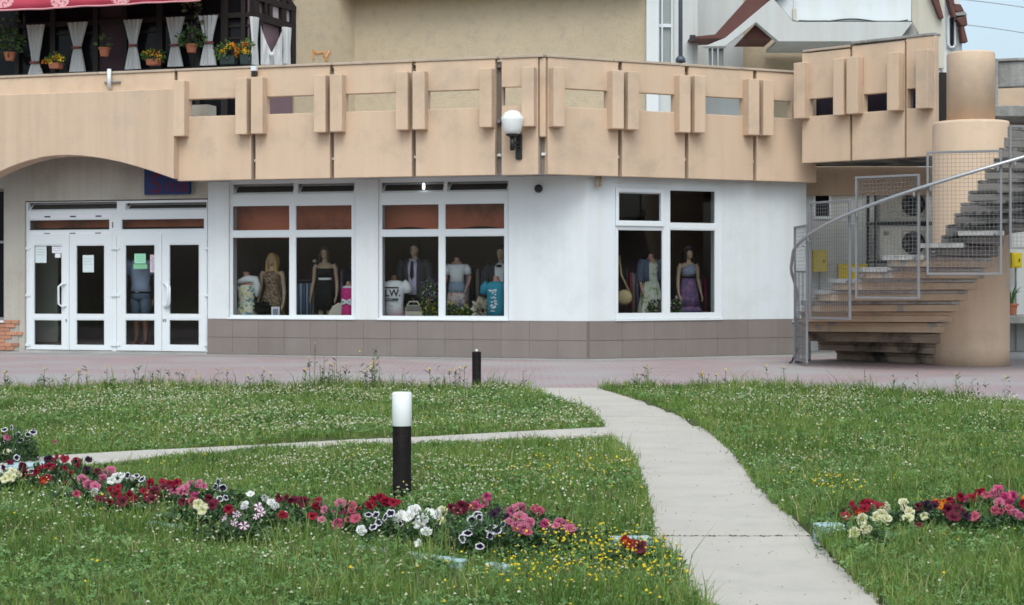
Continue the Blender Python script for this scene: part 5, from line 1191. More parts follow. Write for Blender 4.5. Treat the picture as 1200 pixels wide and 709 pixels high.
t = dummy(LW, 581.5, 323, -.45, 'teal T-shirt with a white print on a torso form in the second window', female=False, head=False, arms=None, skin='skin_pink', legs=False, zbase=-.10)
top_sleeves(t, 'teal', .19, .13, low=.84, rr=.075)
pb = MB()
for k in range(26): x, z = RNG.uniform(-.085, .04), RNG.uniform(.95, 1.31); pb.box(x, x + RNG.uniform(.012, .05), -.150, -.147, z, z + RNG.uniform(.008, .035))
pb.box(-.10, -.045, -.153, -.150, 1.30, 1.325); pb.box(-.02, .05, -.153, -.150, 1.30, 1.325); pb.box(-.06, .02, -.153, -.150, .93, .945)
L2(t, 'print', pb, 'white_cloth', False, 0)
t = dummy(LW, 587.5, 288, -.95, 'male dummy in a dark suit and white shirt, half hidden behind the teal shirt', female=False, arms='down')
hair(t, 'hair_black', 0); top_sleeves(t, 'white_cloth', .19, .05, 'shirt', .9, .03)
L2(t, 'jacket', MB().add(jk.v, jk.f), 'grey_suit', solid=.012); L2(t, 'trousers', MB().loft([(-.09, 0, .9, .10, .11), (-.09, 0, .1, .075, .085)], 12).loft([(.09, 0, .9, .10, .11), (.09, 0, .1, .075, .085)], 12), 'black_cloth')
L2(t, 'bow_tie', MB().box(-.045, .045, -.16, -.145, 1.40, 1.44), 'black_cloth', False, 0)
cbg = obj('cloth_bag', clump(LW.px(566, 364, -.5), (.12, .12, .16), 260, .14), 'cream_cloth'); props(cbg, 'crumpled cream cloth bag between the patchwork skirt and the teal shirt', 'bag')
rh = obj('red_hat', MB().lathe(LW.px(565, 358, -.6), [(.15, 0), (.15, .015), (.09, .03), (.085, .10), (.05, .13), (.01, .135)], 18), 'pinkred', smooth=True); props(rh, 'dark red hat on top of the cream cloth bag', 'hat')
def window_plant(fr, x, y0, y1, d, lab, cols, rad):
    b = fr.px(x, y1, d); t = thing('window_plant', lab, 'potted plant', tuple(b), 'plants in the shop windows'); b.z = max(b.z, .6)
    obj('pot', MB().lathe(b - Vector((0, 0, .12)), pot_pts(b, .09, .13), 14), 'terracotta', t)
    zt_ = fr.Z(x, y0, d); c = Vector((b.x, b.y, (b.z + zt_) / 2)); obj('foliage', clump(c, (rad, rad * .8, (zt_ - b.z) / 2), 260, .06), 'leaf', t)
    for i, m in enumerate(cols): obj('bloom', clump(c + Vector((0, -.05, (.5 - i / max(1, len(cols) - 1)) * (zt_ - b.z) * .8)), (rad * .95, rad * .7, .11), 45, .035, .3), m, t)
M['purple_fl'] = mat('purple_petals', (.30, .20, .42), .7, .2, 20); M['white_fl'] = mat('white_petals', (.7, .68, .7), .7, .08, 20); M['lemon_fl'] = mat('lemon_petals', (.70, .66, .08), .7, .1, 20)
window_plant(LW, 503.5, 328, 371, -.45, 'tall flowering plant with purple, white and yellow blooms left of the mullion', ['purple_fl', 'white_fl', 'purple_fl', 'lemon_fl', 'lemon_fl'], .16)
window_plant(LW, 530, 358, 372, -.40, 'low yellow flowered plant in front of the patchwork skirt', ['lemon_fl', 'lemon_fl'], .17)
window_plant(LW, 546, 362, 372, -.38, 'small yellow flowered plant right of the patchwork skirt', ['lemon_fl'], .08)
# window 3
t = dummy(RW, 762.5, 297, -.70, 'headless dummy in a blue denim jacket over a long pale green dress', head=False, arms='hip', skin='skin_pink', zbase=.45)
skirt(t, [(0, 0, 1.40, .12, .105), (0, -.01, 1.32, .165, .132), (0, 0, 1.18, .14, .11), (0, 0, 1.05, .15, .11), (0, 0, .85, .20, .15), (0, 0, .35, .27, .21), (0, 0, .1, .30, .24)], 'greenish', fold=.10)
dj = MB(); rings_ = [(1.47, .10, .08), (1.44, .18, .10), (1.38, .225, .135), (1.28, .225, .15), (1.14, .215, .14), (1.02, .215, .14)]
for z, rx, ry in rings_:
    for k in range(31): an = R(-90 + 30 + 300 * k / 30); dj.v.append((rx * math.cos(an), ry * math.sin(an), z))
for i in range(len(rings_) - 1):
    for k in range(30): dj.f.append((i * 31 + k, i * 31 + k + 1, (i + 1) * 31 + k + 1, (i + 1) * 31 + k))
dj.tube([(-.17, 0, 1.42), (-.225, 0, 1.36), (-.255, .02, 1.12), (-.275, -.05, .99)], [.068, .068, .06, .055], 12, False); dj.tube([(.17, 0, 1.42), (.225, 0, 1.36), (.29, .03, 1.14), (.28, -.03, 1.02)], [.068, .068, .06, .055], 12, False)
L2(t, 'denim_jacket', dj, 'denim', solid=.012)
t = dummy(RW, 806.5, 290, -.65, 'black haired dummy in a halter dress with a blue bodice and violet skirt', arms='down', zbase=.40)
hair(t, 'hair_black', .12, vol=1.1)
skirt(t, [(0, -.01, 1.42, .09, .09), (0, -.015, 1.34, .165, .14), (0, -.01, 1.24, .155, .125), (0, 0, 1.17, .135, .10)], 'bluegrey', 'bodice', .02)
L2(t, 'sash', MB().loft([(0, 0, 1.175, .142, .106), (0, 0, 1.14, .142, .106)], 26, False), 'black_cloth')
skirt(t, [(0, 0, 1.14, .138, .10), (0, 0, 1.0, .18, .135), (0, 0, .75, .225, .17), (0, 0, .55, .25, .19)], 'violet', 'skirt', .07); skirt(t, [(0, 0, .56, .25, .19), (0, 0, .44, .30, .23)], 'violet', 'frill', .12, 13)
L2(t, 'headband', MB().tube([(-.085, -.02, 1.70), (-.05, -.02, 1.775), (0, -.02, 1.795), (.05, -.02, 1.775), (.085, -.02, 1.70)], .012, 6), 'violet', solid=0)
sb = thing('shoulder_bag', 'round straw shoulder bag hanging at the left edge of the corner window', 'handbag', tuple(RW.px(731, 357, -.45)))
c = RW.px(731.5, 348.5, -.45); obj('bag_body', MB().sphere(c, .145, 18, 12, (1, .5, .95)), 'straw', sb, smooth=True)
obj('strap', MB().tube([c + Vector((-.13, 0, .04)), c + Vector((-.15, .02, .3)), RW.px(723.5, 318, -.5), RW.px(726, 300, -.5), RW.px(728, 322, -.45), c + Vector((.12, 0, .05))], .018, 6), 'straw', sb, smooth=True)
window_plant(RW, 771, 352, 368, -.40, 'low leafy plant beside the pale green dress', ['white_fl'], .18)
window_plant(RW, 791, 353, 368, -.42, 'low plant with white blooms left of the violet dress', ['white_fl'], .12)
# dummy behind the third door leaf
t = dummy(LW, 165, 297, -.45, 'dummy in a pale blue shirt, dark belt and blue jeans behind the glass door', female=False, head=False, arms='down', skin='skin_dark', zbase=.15, yaw=3)
top_sleeves(t, 'blue_shirt', .215, .16, low=.92, rr=.08)
L2(t, 'belt', MB().loft([(0, 0, .945, .188, .13), (0, 0, .895, .188, .13)], 26, False), 'black_cloth'); L2(t, 'buckle', MB().box(-.03, .03, -.145, -.132, .90, .94), 'metal_grey', False, 0)
L2(t, 'jeans', MB().loft([(0, 0, .90, .178, .12), (0, 0, .78, .185, .125)], 22, False).loft([(-.09, 0, .80, .10, .11), (-.095, 0, .45, .085, .095)], 14, False).loft([(.09, 0, .80, .10, .11), (.095, 0, .45, .085, .095)], 14, False), 'denim')
#PART5
# ------------------------------------------------------------------ flower bed edging
def kerb_run(pts, lab, th_=.06, h=.055):
    """low edging stones between ground pixels, every stone a part"""
    t = thing('bed_edging', lab, 'kerb', tuple(G(*pts[0][0], .03)), 'edging of the flower beds')
    for a, b in [(G(*r_[i], .03), G(*r_[i + 1], .03)) for r_ in pts for i in range(len(r_) - 1)]:
        L = (b - a).length; n = max(1, round(L / .5))
        for i in range(n):
            p0, p1 = a.lerp(b, i / n), a.lerp(b, (i + 1) / n); d = (p1 - p0).normalized(); c = Vector((-d.y, d.x, 0)) * th_ / 2; p0, p1 = p0 + d * .006, p1 - d * .006
            tz = RNG.uniform(-.012, .008); zt = Vector((0, 0, h + tz)); zb = Vector((0, 0, -.1)); p0 = Vector((p0.x, p0.y, 0)); p1 = Vector((p1.x, p1.y, 0))
            obj('edging_stone', MB().box8([p0 - c + zb, p1 - c + zb, p1 + c + zb, p0 + c + zb, p0 - c + zt, p1 - c + zt, p1 + c + zt, p0 + c + zt]), 'kerb', t, bevel=.008)
kerb_run([[(-60, 592), (30, 599)], [(92, 605), (128, 609)], [(172, 613), (205, 617.5)], [(418, 643), (452, 648)], [(478, 651), (545, 661)], [(570, 664), (596, 667.5)]], 'pale stone edging along the front of the long flower bed, mostly sunk in grass', .05, .05)
kerb_run([[(714, 640), (764, 639)]], 'short pale blue edging stone at the left side of the path by the red flower', .09, .075)
kerb_run([[(955, 632), (988, 631)]], 'short pale blue edging stone at the right side of the path by the right bed', .10, .11)
kerb_run([[(10, 553), (34, 546), (50, 549)]], 'pale edging stones behind the dark picotee flowers at the left edge', .22, .05)
# ------------------------------------------------------------------ petunias
PET = {
 'red': ('deep red', [(0, (.07, .004, .01)), (.35, (.22, .006, .022)), (1, (.30, .009, .035))], None),
 'burgundy': ('burgundy', [(0, (.03, .003, .008)), (.5, (.09, .006, .02)), (1, (.16, .012, .035))], None),
 'black': ('black purple', [(0, (.012, .004, .012)), (.6, (.022, .008, .022)), (1, (.04, .016, .04))], None),
 'pink': ('pink', [(0, (.28, .02, .07)), (.3, (.44, .085, .17)), (1, (.55, .18, .27))], None),
 'coral': ('coral pink', [(0, (.24, .02, .05)), (.3, (.40, .06, .11)), (1, (.47, .11, .16))], None),
 'hot': ('bright pink', [(0, (.22, .01, .05)), (.35, (.50, .04, .15)), (1, (.60, .10, .24))], None),
 'white': ('white', [(0, (.50, .52, .25)), (.3, (.72, .72, .66)), (1, (.80, .80, .80))], None),
 'cream': ('cream', [(0, (.45, .45, .10)), (.35, (.62, .60, .30)), (1, (.74, .72, .52))], None),
 'picotee': ('dark purple and white edged', [(0, (.012, .006, .02)), (.68, (.028, .014, .045)), (.74, (.70, .68, .74)), (1, (.78, .77, .80))], None),
 'star': ('burgundy and white striped', [(0, (.14, .01, .05)), (1, (.20, .015, .07))], (.74, .70, .74)),
 'orange': ('orange', [(0, (.30, .16, .01)), (.3, (.55, .20, .01)), (1, (.55, .12, .015))], None),
 'scarlet': ('orange red', [(0, (.5, .35, .02)), (.25, (.5, .10, .01)), (.45, (.30, .02, .015)), (1, (.34, .025, .02))], None),
}
PM = {k: petal_mat('petals_' + k, v[1], v[2]) for k, v in PET.items()}
def flower_mesh(kind, seed, double=False):
    rng = np.random.default_rng(seed); n = 30; vs = [(0, 0, -.62)]; uv = [(0, 0)]; fs = []
    ph = rng.uniform(0, 6.28)
    def ringset(rmax, z0, ruffle, phase, r0=0.12):
        k0 = len(vs); rr = (r0, .32, .62, .86, 1.0)
        for j, r in enumerate(rr):
            for k in range(n):
                th = 2 * math.pi * k / n; lobe = 1 - .13 * (1 - abs(math.cos(2.5 * th + phase))) ** 2 * (r > .5) ; rad = r * rmax * lobe
                z = z0 + (-.45 * (1 - r) ** 2.2) - .12 * r * r + ruffle * r ** 2 * math.sin(5 * th + phase * 2 + 1.1) + ruffle * 1.5 * (r > .8) * math.sin(13 * th + phase * 3) * rng.uniform(.5, 1.2)
                vs.append((rad * math.cos(th), rad * math.sin(th), z)); uv.append((r, th / (2 * math.pi)))
        for j in range(len(rr) - 1):
            for k in range(n): a, b = k0 + j * n + k, k0 + j * n + (k + 1) % n; fs.append((a, b, b + n, a + n))
        return k0
    k0 = ringset(1, 0, .10, ph)
    for k in range(n): fs.append((0, k0 + (k + 1) % n, k0 + k))
    if double: ringset(.72, .16, .16, ph + 1.3, .1); ringset(.45, .27, .18, ph + 2.4, .1)
    # calyx tube behind
    k0 = len(vs)
    for (r, z) in ((.14, -.5), (.08, -1.2)):
        for k in range(8): th = 2 * math.pi * k / 8; vs.append((r * math.cos(th), r * math.sin(th), z)); uv.append((.1, th / 6.283))
    for k in range(8): fs.append((k0 + k, k0 + 8 + k, k0 + 8 + (k + 1) % 8, k0 + (k + 1) % 8))
    me = bpy.data.meshes.new('flower'); me.from_pydata(vs, [], fs); u = me.uv_layers.new(name='UVMap')
    for l in me.loops: u.data[l.index].uv = uv[l.vertex_index]
    # keep the angle continuous across the seam
    for p in me.polygons:
        vv = [u.data[i].uv[1] for i in p.loop_indices]
        if max(vv) - min(vv) > .5:
            for i in p.loop_indices:
                if u.data[i].uv[1] < .5: u.data[i].uv = (u.data[i].uv[0], u.data[i].uv[1] + 1)
        p.use_smooth = True
    me.materials.append(PM[kind]); return me
FM = {}
M['petleaf'] = attr_mat('petunia_leaf', [(0, (.025, .055, .02)), (.5, (.05, .105, .037)), (1, (.10, .17, .07))], rough=.6, spec=.3, trans=.2)
def leaf_mound(seed):
    rng = np.random.default_rng(seed); vs = []; fs = []; rnd = []
    for _ in range(170):
        az = rng.uniform(0, 6.283); rr = rng.uniform(0, 1) ** .6 * .16; z = rng.uniform(.0, .15) * (1 - .5 * rr / .16)
        p = Vector((rr * math.cos(az), rr * math.sin(az), z)); el = rng.uniform(-.2, 1.1)
        a = Vector((math.cos(az) * math.cos(el), math.sin(az) * math.cos(el), math.sin(el))); a = (a + Vector(rng.normal(0, .35, 3))).normalized()
        b = a.cross(Vector((0, 0, 1))).normalized(); up_ = b.cross(a); s = rng.uniform(.03, .058); k = len(vs); f = .008
        vs += [tuple(p), tuple(p + a * s * .45 + b * s * .27 + up_ * f), tuple(p + a * s - up_ * f), tuple(p + a * s * .45 - b * s * .27 + up_ * f), tuple(p + a * s * .5)]
        fs += [(k, k + 1, k + 4), (k + 1, k + 2, k + 4), (k + 2, k + 3, k + 4), (k + 3, k, k + 4)]; rnd += [rng.uniform()] * 5
    for _ in range(14):
        az = rng.uniform(0, 6.283); r = rng.uniform(.02, .1); k = len(vs); e = Vector((r * 1.4 * math.cos(az), r * 1.4 * math.sin(az), .16)); w_ = Vector((-math.sin(az), math.cos(az), 0)) * .003
        vs += [tuple(-w_), tuple(w_), tuple(e + w_), tuple(e - w_)]; fs.append((k, k + 1, k + 2, k + 3)); rnd += [.6] * 4
    me = bpy.data.meshes.new('foliage'); me.from_pydata(vs, [], fs); at = me.attributes.new('rnd', 'FLOAT', 'POINT'); at.data.foreach_set('value', rnd); me.materials.append(M['petleaf']); return me
MOUND = [leaf_mound(s) for s in range(5)]
PLANTS = [
 # label, [(kind, px, py), ...]
 ('large dark purple and white edged petunia at the left edge, before the pale edging stones', [('picotee', 22, 509), ('picotee', 33, 509), ('picotee', 24, 516), ('picotee', 15, 527), ('picotee', 5, 503), ('picotee', 13, 501), ('cream', 7, 529), ('picotee', 3, 519), ('picotee', 39, 506), ('burgundy', 12, 541), ('picotee', 20, 536), ('pink', 9, 512)]),
 ('cream petunia low at the left edge below the dark picotee plant', [('cream', 15, 551), ('cream', 5, 561), ('cream', 20, 556), ('cream', 12, 558)]),
 ('dark burgundy petunia between the cream flowers and the first red ones at left', [('burgundy', 27, 547), ('burgundy', 3, 548), ('picotee', 36, 552), ('burgundy', 30, 556)]),
 ('deep red petunia with an orange red bloom below it, left part of the long bed', [('red', 47, 549), ('red', 43, 553), ('scarlet', 51, 563), ('red', 56, 560), ('red', 58, 547)]),
 ('deep red petunia with a black bloom on its left, just right of the edging stones', [('red', 65, 536), ('black', 57, 538), ('red', 76, 536), ('red', 75, 549), ('burgundy', 60, 545)]),
 ('deep red petunia with black purple blooms beside its right, left part of the long bed', [('red', 92, 545), ('red', 90, 541), ('black', 104, 538), ('black', 100, 549), ('black', 80, 562), ('burgundy', 79, 568)]),
 ('pink petunia with one coral bloom hanging low in front, left part of the long bed', [('pink', 98, 563), ('pink', 95, 560), ('pink', 112, 569), ('coral', 90, 579), ('pink', 104, 567)]),
 ('pink petunia with frilled double blooms left of the white ones', [('pink', 122, 553), ('pink', 129, 551), ('pink', 113, 571), ('burgundy', 115, 552), ('pink', 120, 560)]),
 ('white petunia left of the two big red plants, left part of the long bed', [('white', 137, 560), ('white', 130, 563), ('white', 143, 556), ('picotee', 149, 557), ('white', 112, 577)]),
 ('white petunia with dark striped petals behind the red blooms, left part of the long bed', [('picotee', 160, 557), ('picotee', 166, 561), ('white', 155, 560)]),
 ('deep red petunia with a dark burgundy skirt of blooms below, under the white striped one', [('red', 152, 582), ('red', 136, 579), ('red', 157, 584), ('burgundy', 118, 584), ('red', 131, 573), ('burgundy', 143, 588)]),
 ('deep red petunia with blooms at two heights right of the white striped petals', [('red', 175, 567), ('red', 172, 582), ('burgundy', 177, 584), ('red', 168, 574), ('burgundy', 181, 573)]),
 ('deep red petunia with a row of small blooms left of the pale pink plant', [('red', 200, 567), ('red', 208, 565), ('burgundy', 194, 570), ('red', 191, 564), ('burgundy', 200, 580)]),
 ('small pink petunia with a single low bloom between red plants', [('pink', 212, 575), ('pink', 216, 572), ('burgundy', 213, 588)]),
 ('pale pink petunia with broad blooms left of the picotee flowers', [('pink', 232, 566), ('pink', 239, 569), ('hot', 228, 582), ('pink', 225, 567), ('coral', 227, 588)]),
 ('dark purple and white edged petunia at the middle left of the long bed', [('picotee', 255, 565), ('picotee', 261, 572), ('picotee', 265, 583), ('picotee', 258, 584), ('picotee', 252, 570)]),
 ('burgundy petunia below the picotee blooms, middle left of the long bed', [('burgundy', 250, 588), ('burgundy', 244, 585), ('burgundy', 247, 592), ('red', 268, 597)]),
 ('cream white petunia low in the bed left of the striped flowers', [('cream', 232, 591), ('cream', 240, 593), ('cream', 236, 598)]),
 ('white petunia with four blooms above the striped flowers', [('white', 286, 592), ('white', 293, 578), ('white', 318, 588), ('white', 310, 584), ('white', 322, 593)]),
 ('burgundy and white striped star petunia in the middle left of the long bed', [('star', 302, 594), ('star', 300, 605), ('star', 306, 600)]),
 ('burgundy and white striped petunia with small blooms low at the bed front', [('star', 273, 612), ('star', 262, 607), ('star', 286, 616), ('star', 277, 603)]),
 ('burgundy petunia right of the white and striped flowers', [('burgundy', 325, 583), ('burgundy', 334, 583), ('burgundy', 345, 584), ('red', 331, 604), ('burgundy', 355, 588), ('burgundy', 332, 604)]),
 ('deep red petunia with three blooms left of the coral pink plant', [('red', 372, 587), ('red', 366, 604), ('red', 371, 593), ('pink', 379, 597)]),
 ('coral pink petunia with a bright round bloom hanging low in the middle of the bed', [('pink', 399, 589), ('coral', 413, 599), ('hot', 396, 614), ('coral', 416, 607), ('pink', 377, 608), ('coral', 410, 593)]),
 ('deep red petunia with one large bloom left of the bollard foot', [('red', 435, 591), ('red', 445, 582), ('red', 452, 587), ('red', 460, 589), ('red', 437, 585)]),
 ('dark purple and white petunia below the red bloom left of the bollard', [('picotee', 440, 603), ('picotee', 451, 606), ('picotee', 437, 617), ('picotee', 444, 612), ('picotee', 457, 601), ('white', 424, 621)]),
 ('small white petunia just in front of the bollard foot', [('white', 470, 602), ('white', 478, 604), ('white', 485, 597), ('white', 464, 608)]),
 ('large white petunia with big overlapping blooms right of the bollard', [('white', 497, 606), ('white', 504, 599), ('white', 488, 614), ('white', 500, 622), ('white', 494, 612), ('white', 489, 636)]),
 ('cream white petunia right of the big white plant', [('cream', 519, 598), ('cream', 517, 610), ('white', 511, 602)]),
 ('burgundy petunia right of the white plants by the bollard', [('burgundy', 530, 594), ('burgundy', 536, 598), ('burgundy', 541, 594)]),
 ('bright pink petunia with upright blooms behind the picotee flowers at right', [('hot', 571, 583), ('hot', 562, 592), ('pink', 568, 590), ('hot', 556, 594)]),
 ('dark purple and white edged petunia mound at the right end of the long bed', [('picotee', 553, 611), ('picotee', 572, 619), ('picotee', 582, 621), ('picotee', 542, 631), ('picotee', 562, 640), ('picotee', 548, 624), ('picotee', 575, 628), ('picotee', 560, 605), ('picotee', 567, 612), ('picotee', 590, 614)]),
 ('black purple petunia above the picotee mound at the right end of the bed', [('black', 583, 599), ('black', 578, 602), ('black', 592, 617)]),
 ('pale pink petunia with tall frilled blooms near the right end of the bed', [('pink', 605, 593), ('pink', 612, 595), ('pink', 598, 600), ('pink', 598, 612), ('pink', 610, 605)]),
 ('pink petunia with one star shaped bloom near the right end of the bed', [('pink', 613, 619), ('coral', 618, 623), ('pink', 607, 615), ('pink', 620, 612)]),
 ('pink petunia with a single tall bloom near the right end of the bed', [('coral', 632, 598), ('coral', 628, 596), ('hot', 638, 614)]),
 ('pale pink petunia, the last plant at the right end of the long bed', [('pink', 661, 614), ('pink', 655, 612), ('pink', 668, 618), ('pink', 650, 615)]),
 ('small orange red flower beside the blue edging stone at the left of the path', [('scarlet', 733, 633), ('scarlet', 742, 635), ('burgundy', 749, 640), ('scarlet', 738, 638)]),
 ('deep red petunia nearest the path in the right bed', [('red', 993, 604), ('red', 1000, 592), ('scarlet', 1007, 600), ('red', 1013, 595)]),
 ('deep red petunia with one tall bloom behind the cream flowers, right bed', [('red', 1018, 589), ('red', 1014, 592), ('orange', 1006, 603), ('red', 1029, 594)]),
 ('cream petunia with two low blooms at the front left of the right bed', [('cream', 1000, 624), ('cream', 1014, 620), ('cream', 1011, 609)]),
 ('cream white petunia with large upright blooms second in the right bed', [('cream', 1033, 602), ('cream', 1040, 594), ('cream', 1028, 606), ('cream', 1038, 607)]),
 ('cream white petunia third in the right bed, left of the burgundy plants', [('cream', 1060, 596), ('cream', 1064, 606), ('cream', 1059, 588), ('cream', 1084, 605), ('cream', 1066, 599)]),
 ('burgundy petunia in the middle of the right bed, left of the orange blooms', [('burgundy', 1077, 594), ('burgundy', 1090, 590), ('black', 1084, 593), ('burgundy', 1077, 615)]),
 ('orange petunia behind the burgundy blooms in the right bed', [('orange', 1098, 587), ('orange', 1105, 588), ('red', 1113, 586), ('orange', 1102, 592)]),
 ('burgundy petunia with large dark blooms right of the orange ones, right bed', [('burgundy', 1110, 598), ('burgundy', 1122, 594), ('burgundy', 1130, 599), ('black', 1134, 604), ('coral', 1141, 604), ('burgundy', 1118, 604)]),
 ('deep red petunia with small blooms at the back of the right bed', [('red', 1138, 581), ('red', 1146, 577), ('coral', 1156, 580), ('red', 1125, 583), ('red', 1142, 584)]),
 ('bright pink petunia with a tall cluster of blooms at the right of the right bed', [('hot', 1171, 572), ('hot', 1177, 581), ('hot', 1186, 582), ('pink', 1166, 578), ('hot', 1182, 588), ('pink', 1171, 588)]),
 ('pink petunia low at the right edge below the tall bright cluster', [('coral', 1167, 598), ('pink', 1189, 600), ('pink', 1195, 604), ('coral', 1184, 596)]),
 ('deep red petunia cut by the right edge of the picture', [('red', 1199, 590), ('orange', 1203, 584), ('red', 1208, 594)]),
]
BED = []
for lab, fl in PLANTS:
    my = sum(f[2] for f in fl) / len(fl); mx = sum(f[1] for f in fl) / len(fl); yp = min(2440 / (my - HOR), 12.6); BED.append(((mx - 600) * yp / F, yp))
BED = np.array(BED)
rp = random.Random(3)
grp = 'petunias in the flower beds'
for i, (lab, fl) in enumerate(PLANTS):
    my = sum(f[2] for f in fl) / len(fl); mx = sum(f[1] for f in fl) / len(fl)
    Yp = 2440 / (my - HOR); Yp = min(Yp, 12.6)
    base = Vector(((mx - 600) * Yp / F, Yp, .0)); base.z = float(lawn_z(np.float64(base.x), np.float64(base.y))) if mx < 700 or mx > 960 else .03
    base.z = max(base.z, 0)
    t = thing('petunia', lab, 'flower', tuple(base), grp)
    spread = max(f[1] for f in fl) - min(f[1] for f in fl)
    fo = bpy.data.objects.new('foliage', MOUND[i % 5]); COL.objects.link(fo); fo.parent = t
    sx = max(.75, min(1.7, spread * Yp / F / .22)); top = max(P(f[1], f[2], Yp).z for f in fl) - base.z; fo.scale = (sx, .95, max(.55, min(2.2, (top - .005) / .155))); fo.rotation_euler = (0, 0, 0)
    for k_, (ox, oy) in enumerate(((-.10, -.06), (.06, -.10), (.0, .06)) if len(fl) >= 10 else ()):
        f2 = bpy.data.objects.new('foliage', MOUND[(i + k_ + 1) % 5]); COL.objects.link(f2); f2.parent = t; f2.location = (ox, oy, 0); f2.scale = (.9, .9, fo.scale.z * .9)
    for (kd, x, y) in fl:
        Yf = .45 * min(12.6, 2440 / (y - HOR)) + .55 * Yp; p = P(x, y, Yf - .07); p.z = max(p.z, .05)
        dbl = kd in ('pink', 'red', 'coral', 'white', 'cream', 'hot') and rp.random() < .45
        key = (kd, rp.randint(0, 2), dbl)
        if key not in FM: FM[key] = flower_mesh(kd, hash(str(key)) % 1000 if False else 17 * key[1] + len(kd) + (5 if dbl else 0), dbl)
        o = bpy.data.objects.new('flower', FM[key]); COL.objects.link(o); o.parent = t; o.location = p - base
        rad = rp.uniform(.027, .040) * (.8 if kd in ('picotee', 'star', 'scarlet', 'orange') else 1.0)
        ax = Vector((rp.gauss(0, .75), -1, rp.uniform(-.15, 1.5))).normalized()
        o.rotation_euler = ax.to_track_quat('Z', 'Y').to_euler(); o.scale = (rad * rp.uniform(.8, 1.1), rad * rp.uniform(.65, 1.0), rad * rp.uniform(.9, 1.5))
    kinds = [f[0] for f in fl if f[0] not in ('white', 'scarlet', 'orange', 'cream')] or [fl[0][0]]
    for k in range((2 + len(fl) // 2) if fl[0][0] not in ('white', 'cream', 'scarlet') else 1):
        kd = rp.choice(kinds); f = rp.choice(fl); q_ = (f[1] + rp.gauss(0, 12), f[2] + rp.uniform(-3, 15))
        p = P(q_[0], q_[1], Yp + rp.uniform(-.08, .08)); p.z = max(p.z, .05)
        key = (kd, rp.randint(0, 2), False)
        if key not in FM: FM[key] = flower_mesh(kd, 17 * key[1] + len(kd), False)
        o = bpy.data.objects.new('flower', FM[key]); COL.objects.link(o); o.parent = t; o.location = p - base; rad = rp.uniform(.013, .024)
        o.rotation_euler = Vector((rp.gauss(0, .9), -1, rp.uniform(-.6, 1.2))).normalized().to_track_quat('Z', 'Y').to_euler(); o.scale = (rad, rad * rp.uniform(.6, 1), rad * rp.uniform(1, 1.6))
# leafy greenery that fills the beds between the plants
def greenery(n, rng):
    V, T, r = [], [], []; order = np.argsort(BED[:, 0]); k = 0
    for i in range(n):
        b = BED[order[rng.integers(len(BED))]]; x = b[0] + rng.normal(0, .13); y = b[1] + rng.normal(-.02, .085)
        if on_path(np.float64(x), np.float64(y), .03): continue
        az = rng.uniform(0, 6.283); el = rng.uniform(.1, 1.2); a = Vector((math.cos(az) * math.cos(el), math.sin(az) * math.cos(el), math.sin(el))); c = a.cross(Vector((0, 0, 1))).normalized(); s_ = rng.uniform(.03, .075); p = Vector((x, y, rng.uniform(.0, .085)))
        V += [tuple(p), tuple(p + a * s_ * .5 + c * s_ * .22), tuple(p + a * s_ - Vector((0, 0, s_ * .15))), tuple(p + a * s_ * .5 - c * s_ * .22)]; T += [(k, k + 1, k + 2), (k, k + 2, k + 3)]; r += [rng.uniform()] * 4; k += 4
    return np.array(V), np.array(T), np.array(r)
# ------------------------------------------------------------------ grass, clover and wild flowers
def scatter(n, x0, x1, y0, y1, rng, keep=None):
    x = rng.uniform(x0, x1, n); y = rng.uniform(y0, y1, n)
    fy = np.interp(x, [p.x for p in farp], [p.y for p in farp])
    m = (np.abs(x) < .36 * y + 1.7) & (y < fy + .04 * rng.normal(size=n)) & ~on_path(x, y, .045 + .045 * rng.normal(size=n))
    if keep is not None: m &= keep(x, y)
    return x[m], y[m]
def fbm(x, y, s):
    return (np.sin(x * 1.7 * s + 1.3 * np.sin(y * 1.1 * s)) * np.cos(y * 1.9 * s + 1.7 * np.sin(x * .8 * s)) + .5 * np.sin(x * 4.1 * s + y * 3.3 * s + 2) * np.cos(y * 4.7 * s - x * 2.2 * s)) / 1.5
def stuff_mesh(name, V, Fq, rnd, m, label, cat):
    me = bpy.data.meshes.new(name); nv, nf = len(V), len(Fq)
    me.vertices.add(nv); me.vertices.foreach_set('co', V.astype(np.float32).ravel())
    k = Fq.shape[1]; me.loops.add(nf * k); me.loops.foreach_set('vertex_index', Fq.astype(np.int32).ravel())
    me.polygons.add(nf); me.polygons.foreach_set('loop_start', np.arange(0, nf * k, k, dtype=np.int32))
    me.update(calc_edges=True); at = me.attributes.new('rnd', 'FLOAT', 'POINT'); at.data.foreach_set('value', rnd.astype(np.float32)); me.materials.append(M[m])
    me.polygons.foreach_set('use_smooth', np.ones(nf, dtype=bool))
    o = bpy.data.objects.new(name, me); COL.objects.link(o); return props(o, label, cat, None, 'stuff')
M['blade'] = attr_mat('grass_blade', [(0, (.065, .125, .025)), (.4, (.165, .275, .052)), (.7, (.27, .355, .09)), (.92, (.39, .39, .15)), (1, (.50, .41, .24))], rough=.5, spec=.3, trans=.42)
M['clover'] = attr_mat('clover_leaf', [(0, (.065, .145, .038)), (.6, (.145, .27, .085)), (1, (.24, .36, .14))], rough=.6, spec=.2, trans=.25)
M['head'] = attr_mat('clover_head', [(0, (.22, .18, .09)), (.4, (.30, .30, .16)), (.75, (.42, .43, .28)), (1, (.60, .61, .50))], rough=.8, spec=.1, trans=.15)
M['yel'] = attr_mat('yellow_wild_petals', [(0, (.60, .40, .01)), (1, (.75, .58, .03))], rough=.6, spec=.2, trans=.2)
M['weed'] = attr_mat('weed_stems', [(0, (.05, .09, .025)), (.7, (.10, .15, .05)), (1, (.24, .22, .12))], rough=.6, spec=.2, trans=.2)
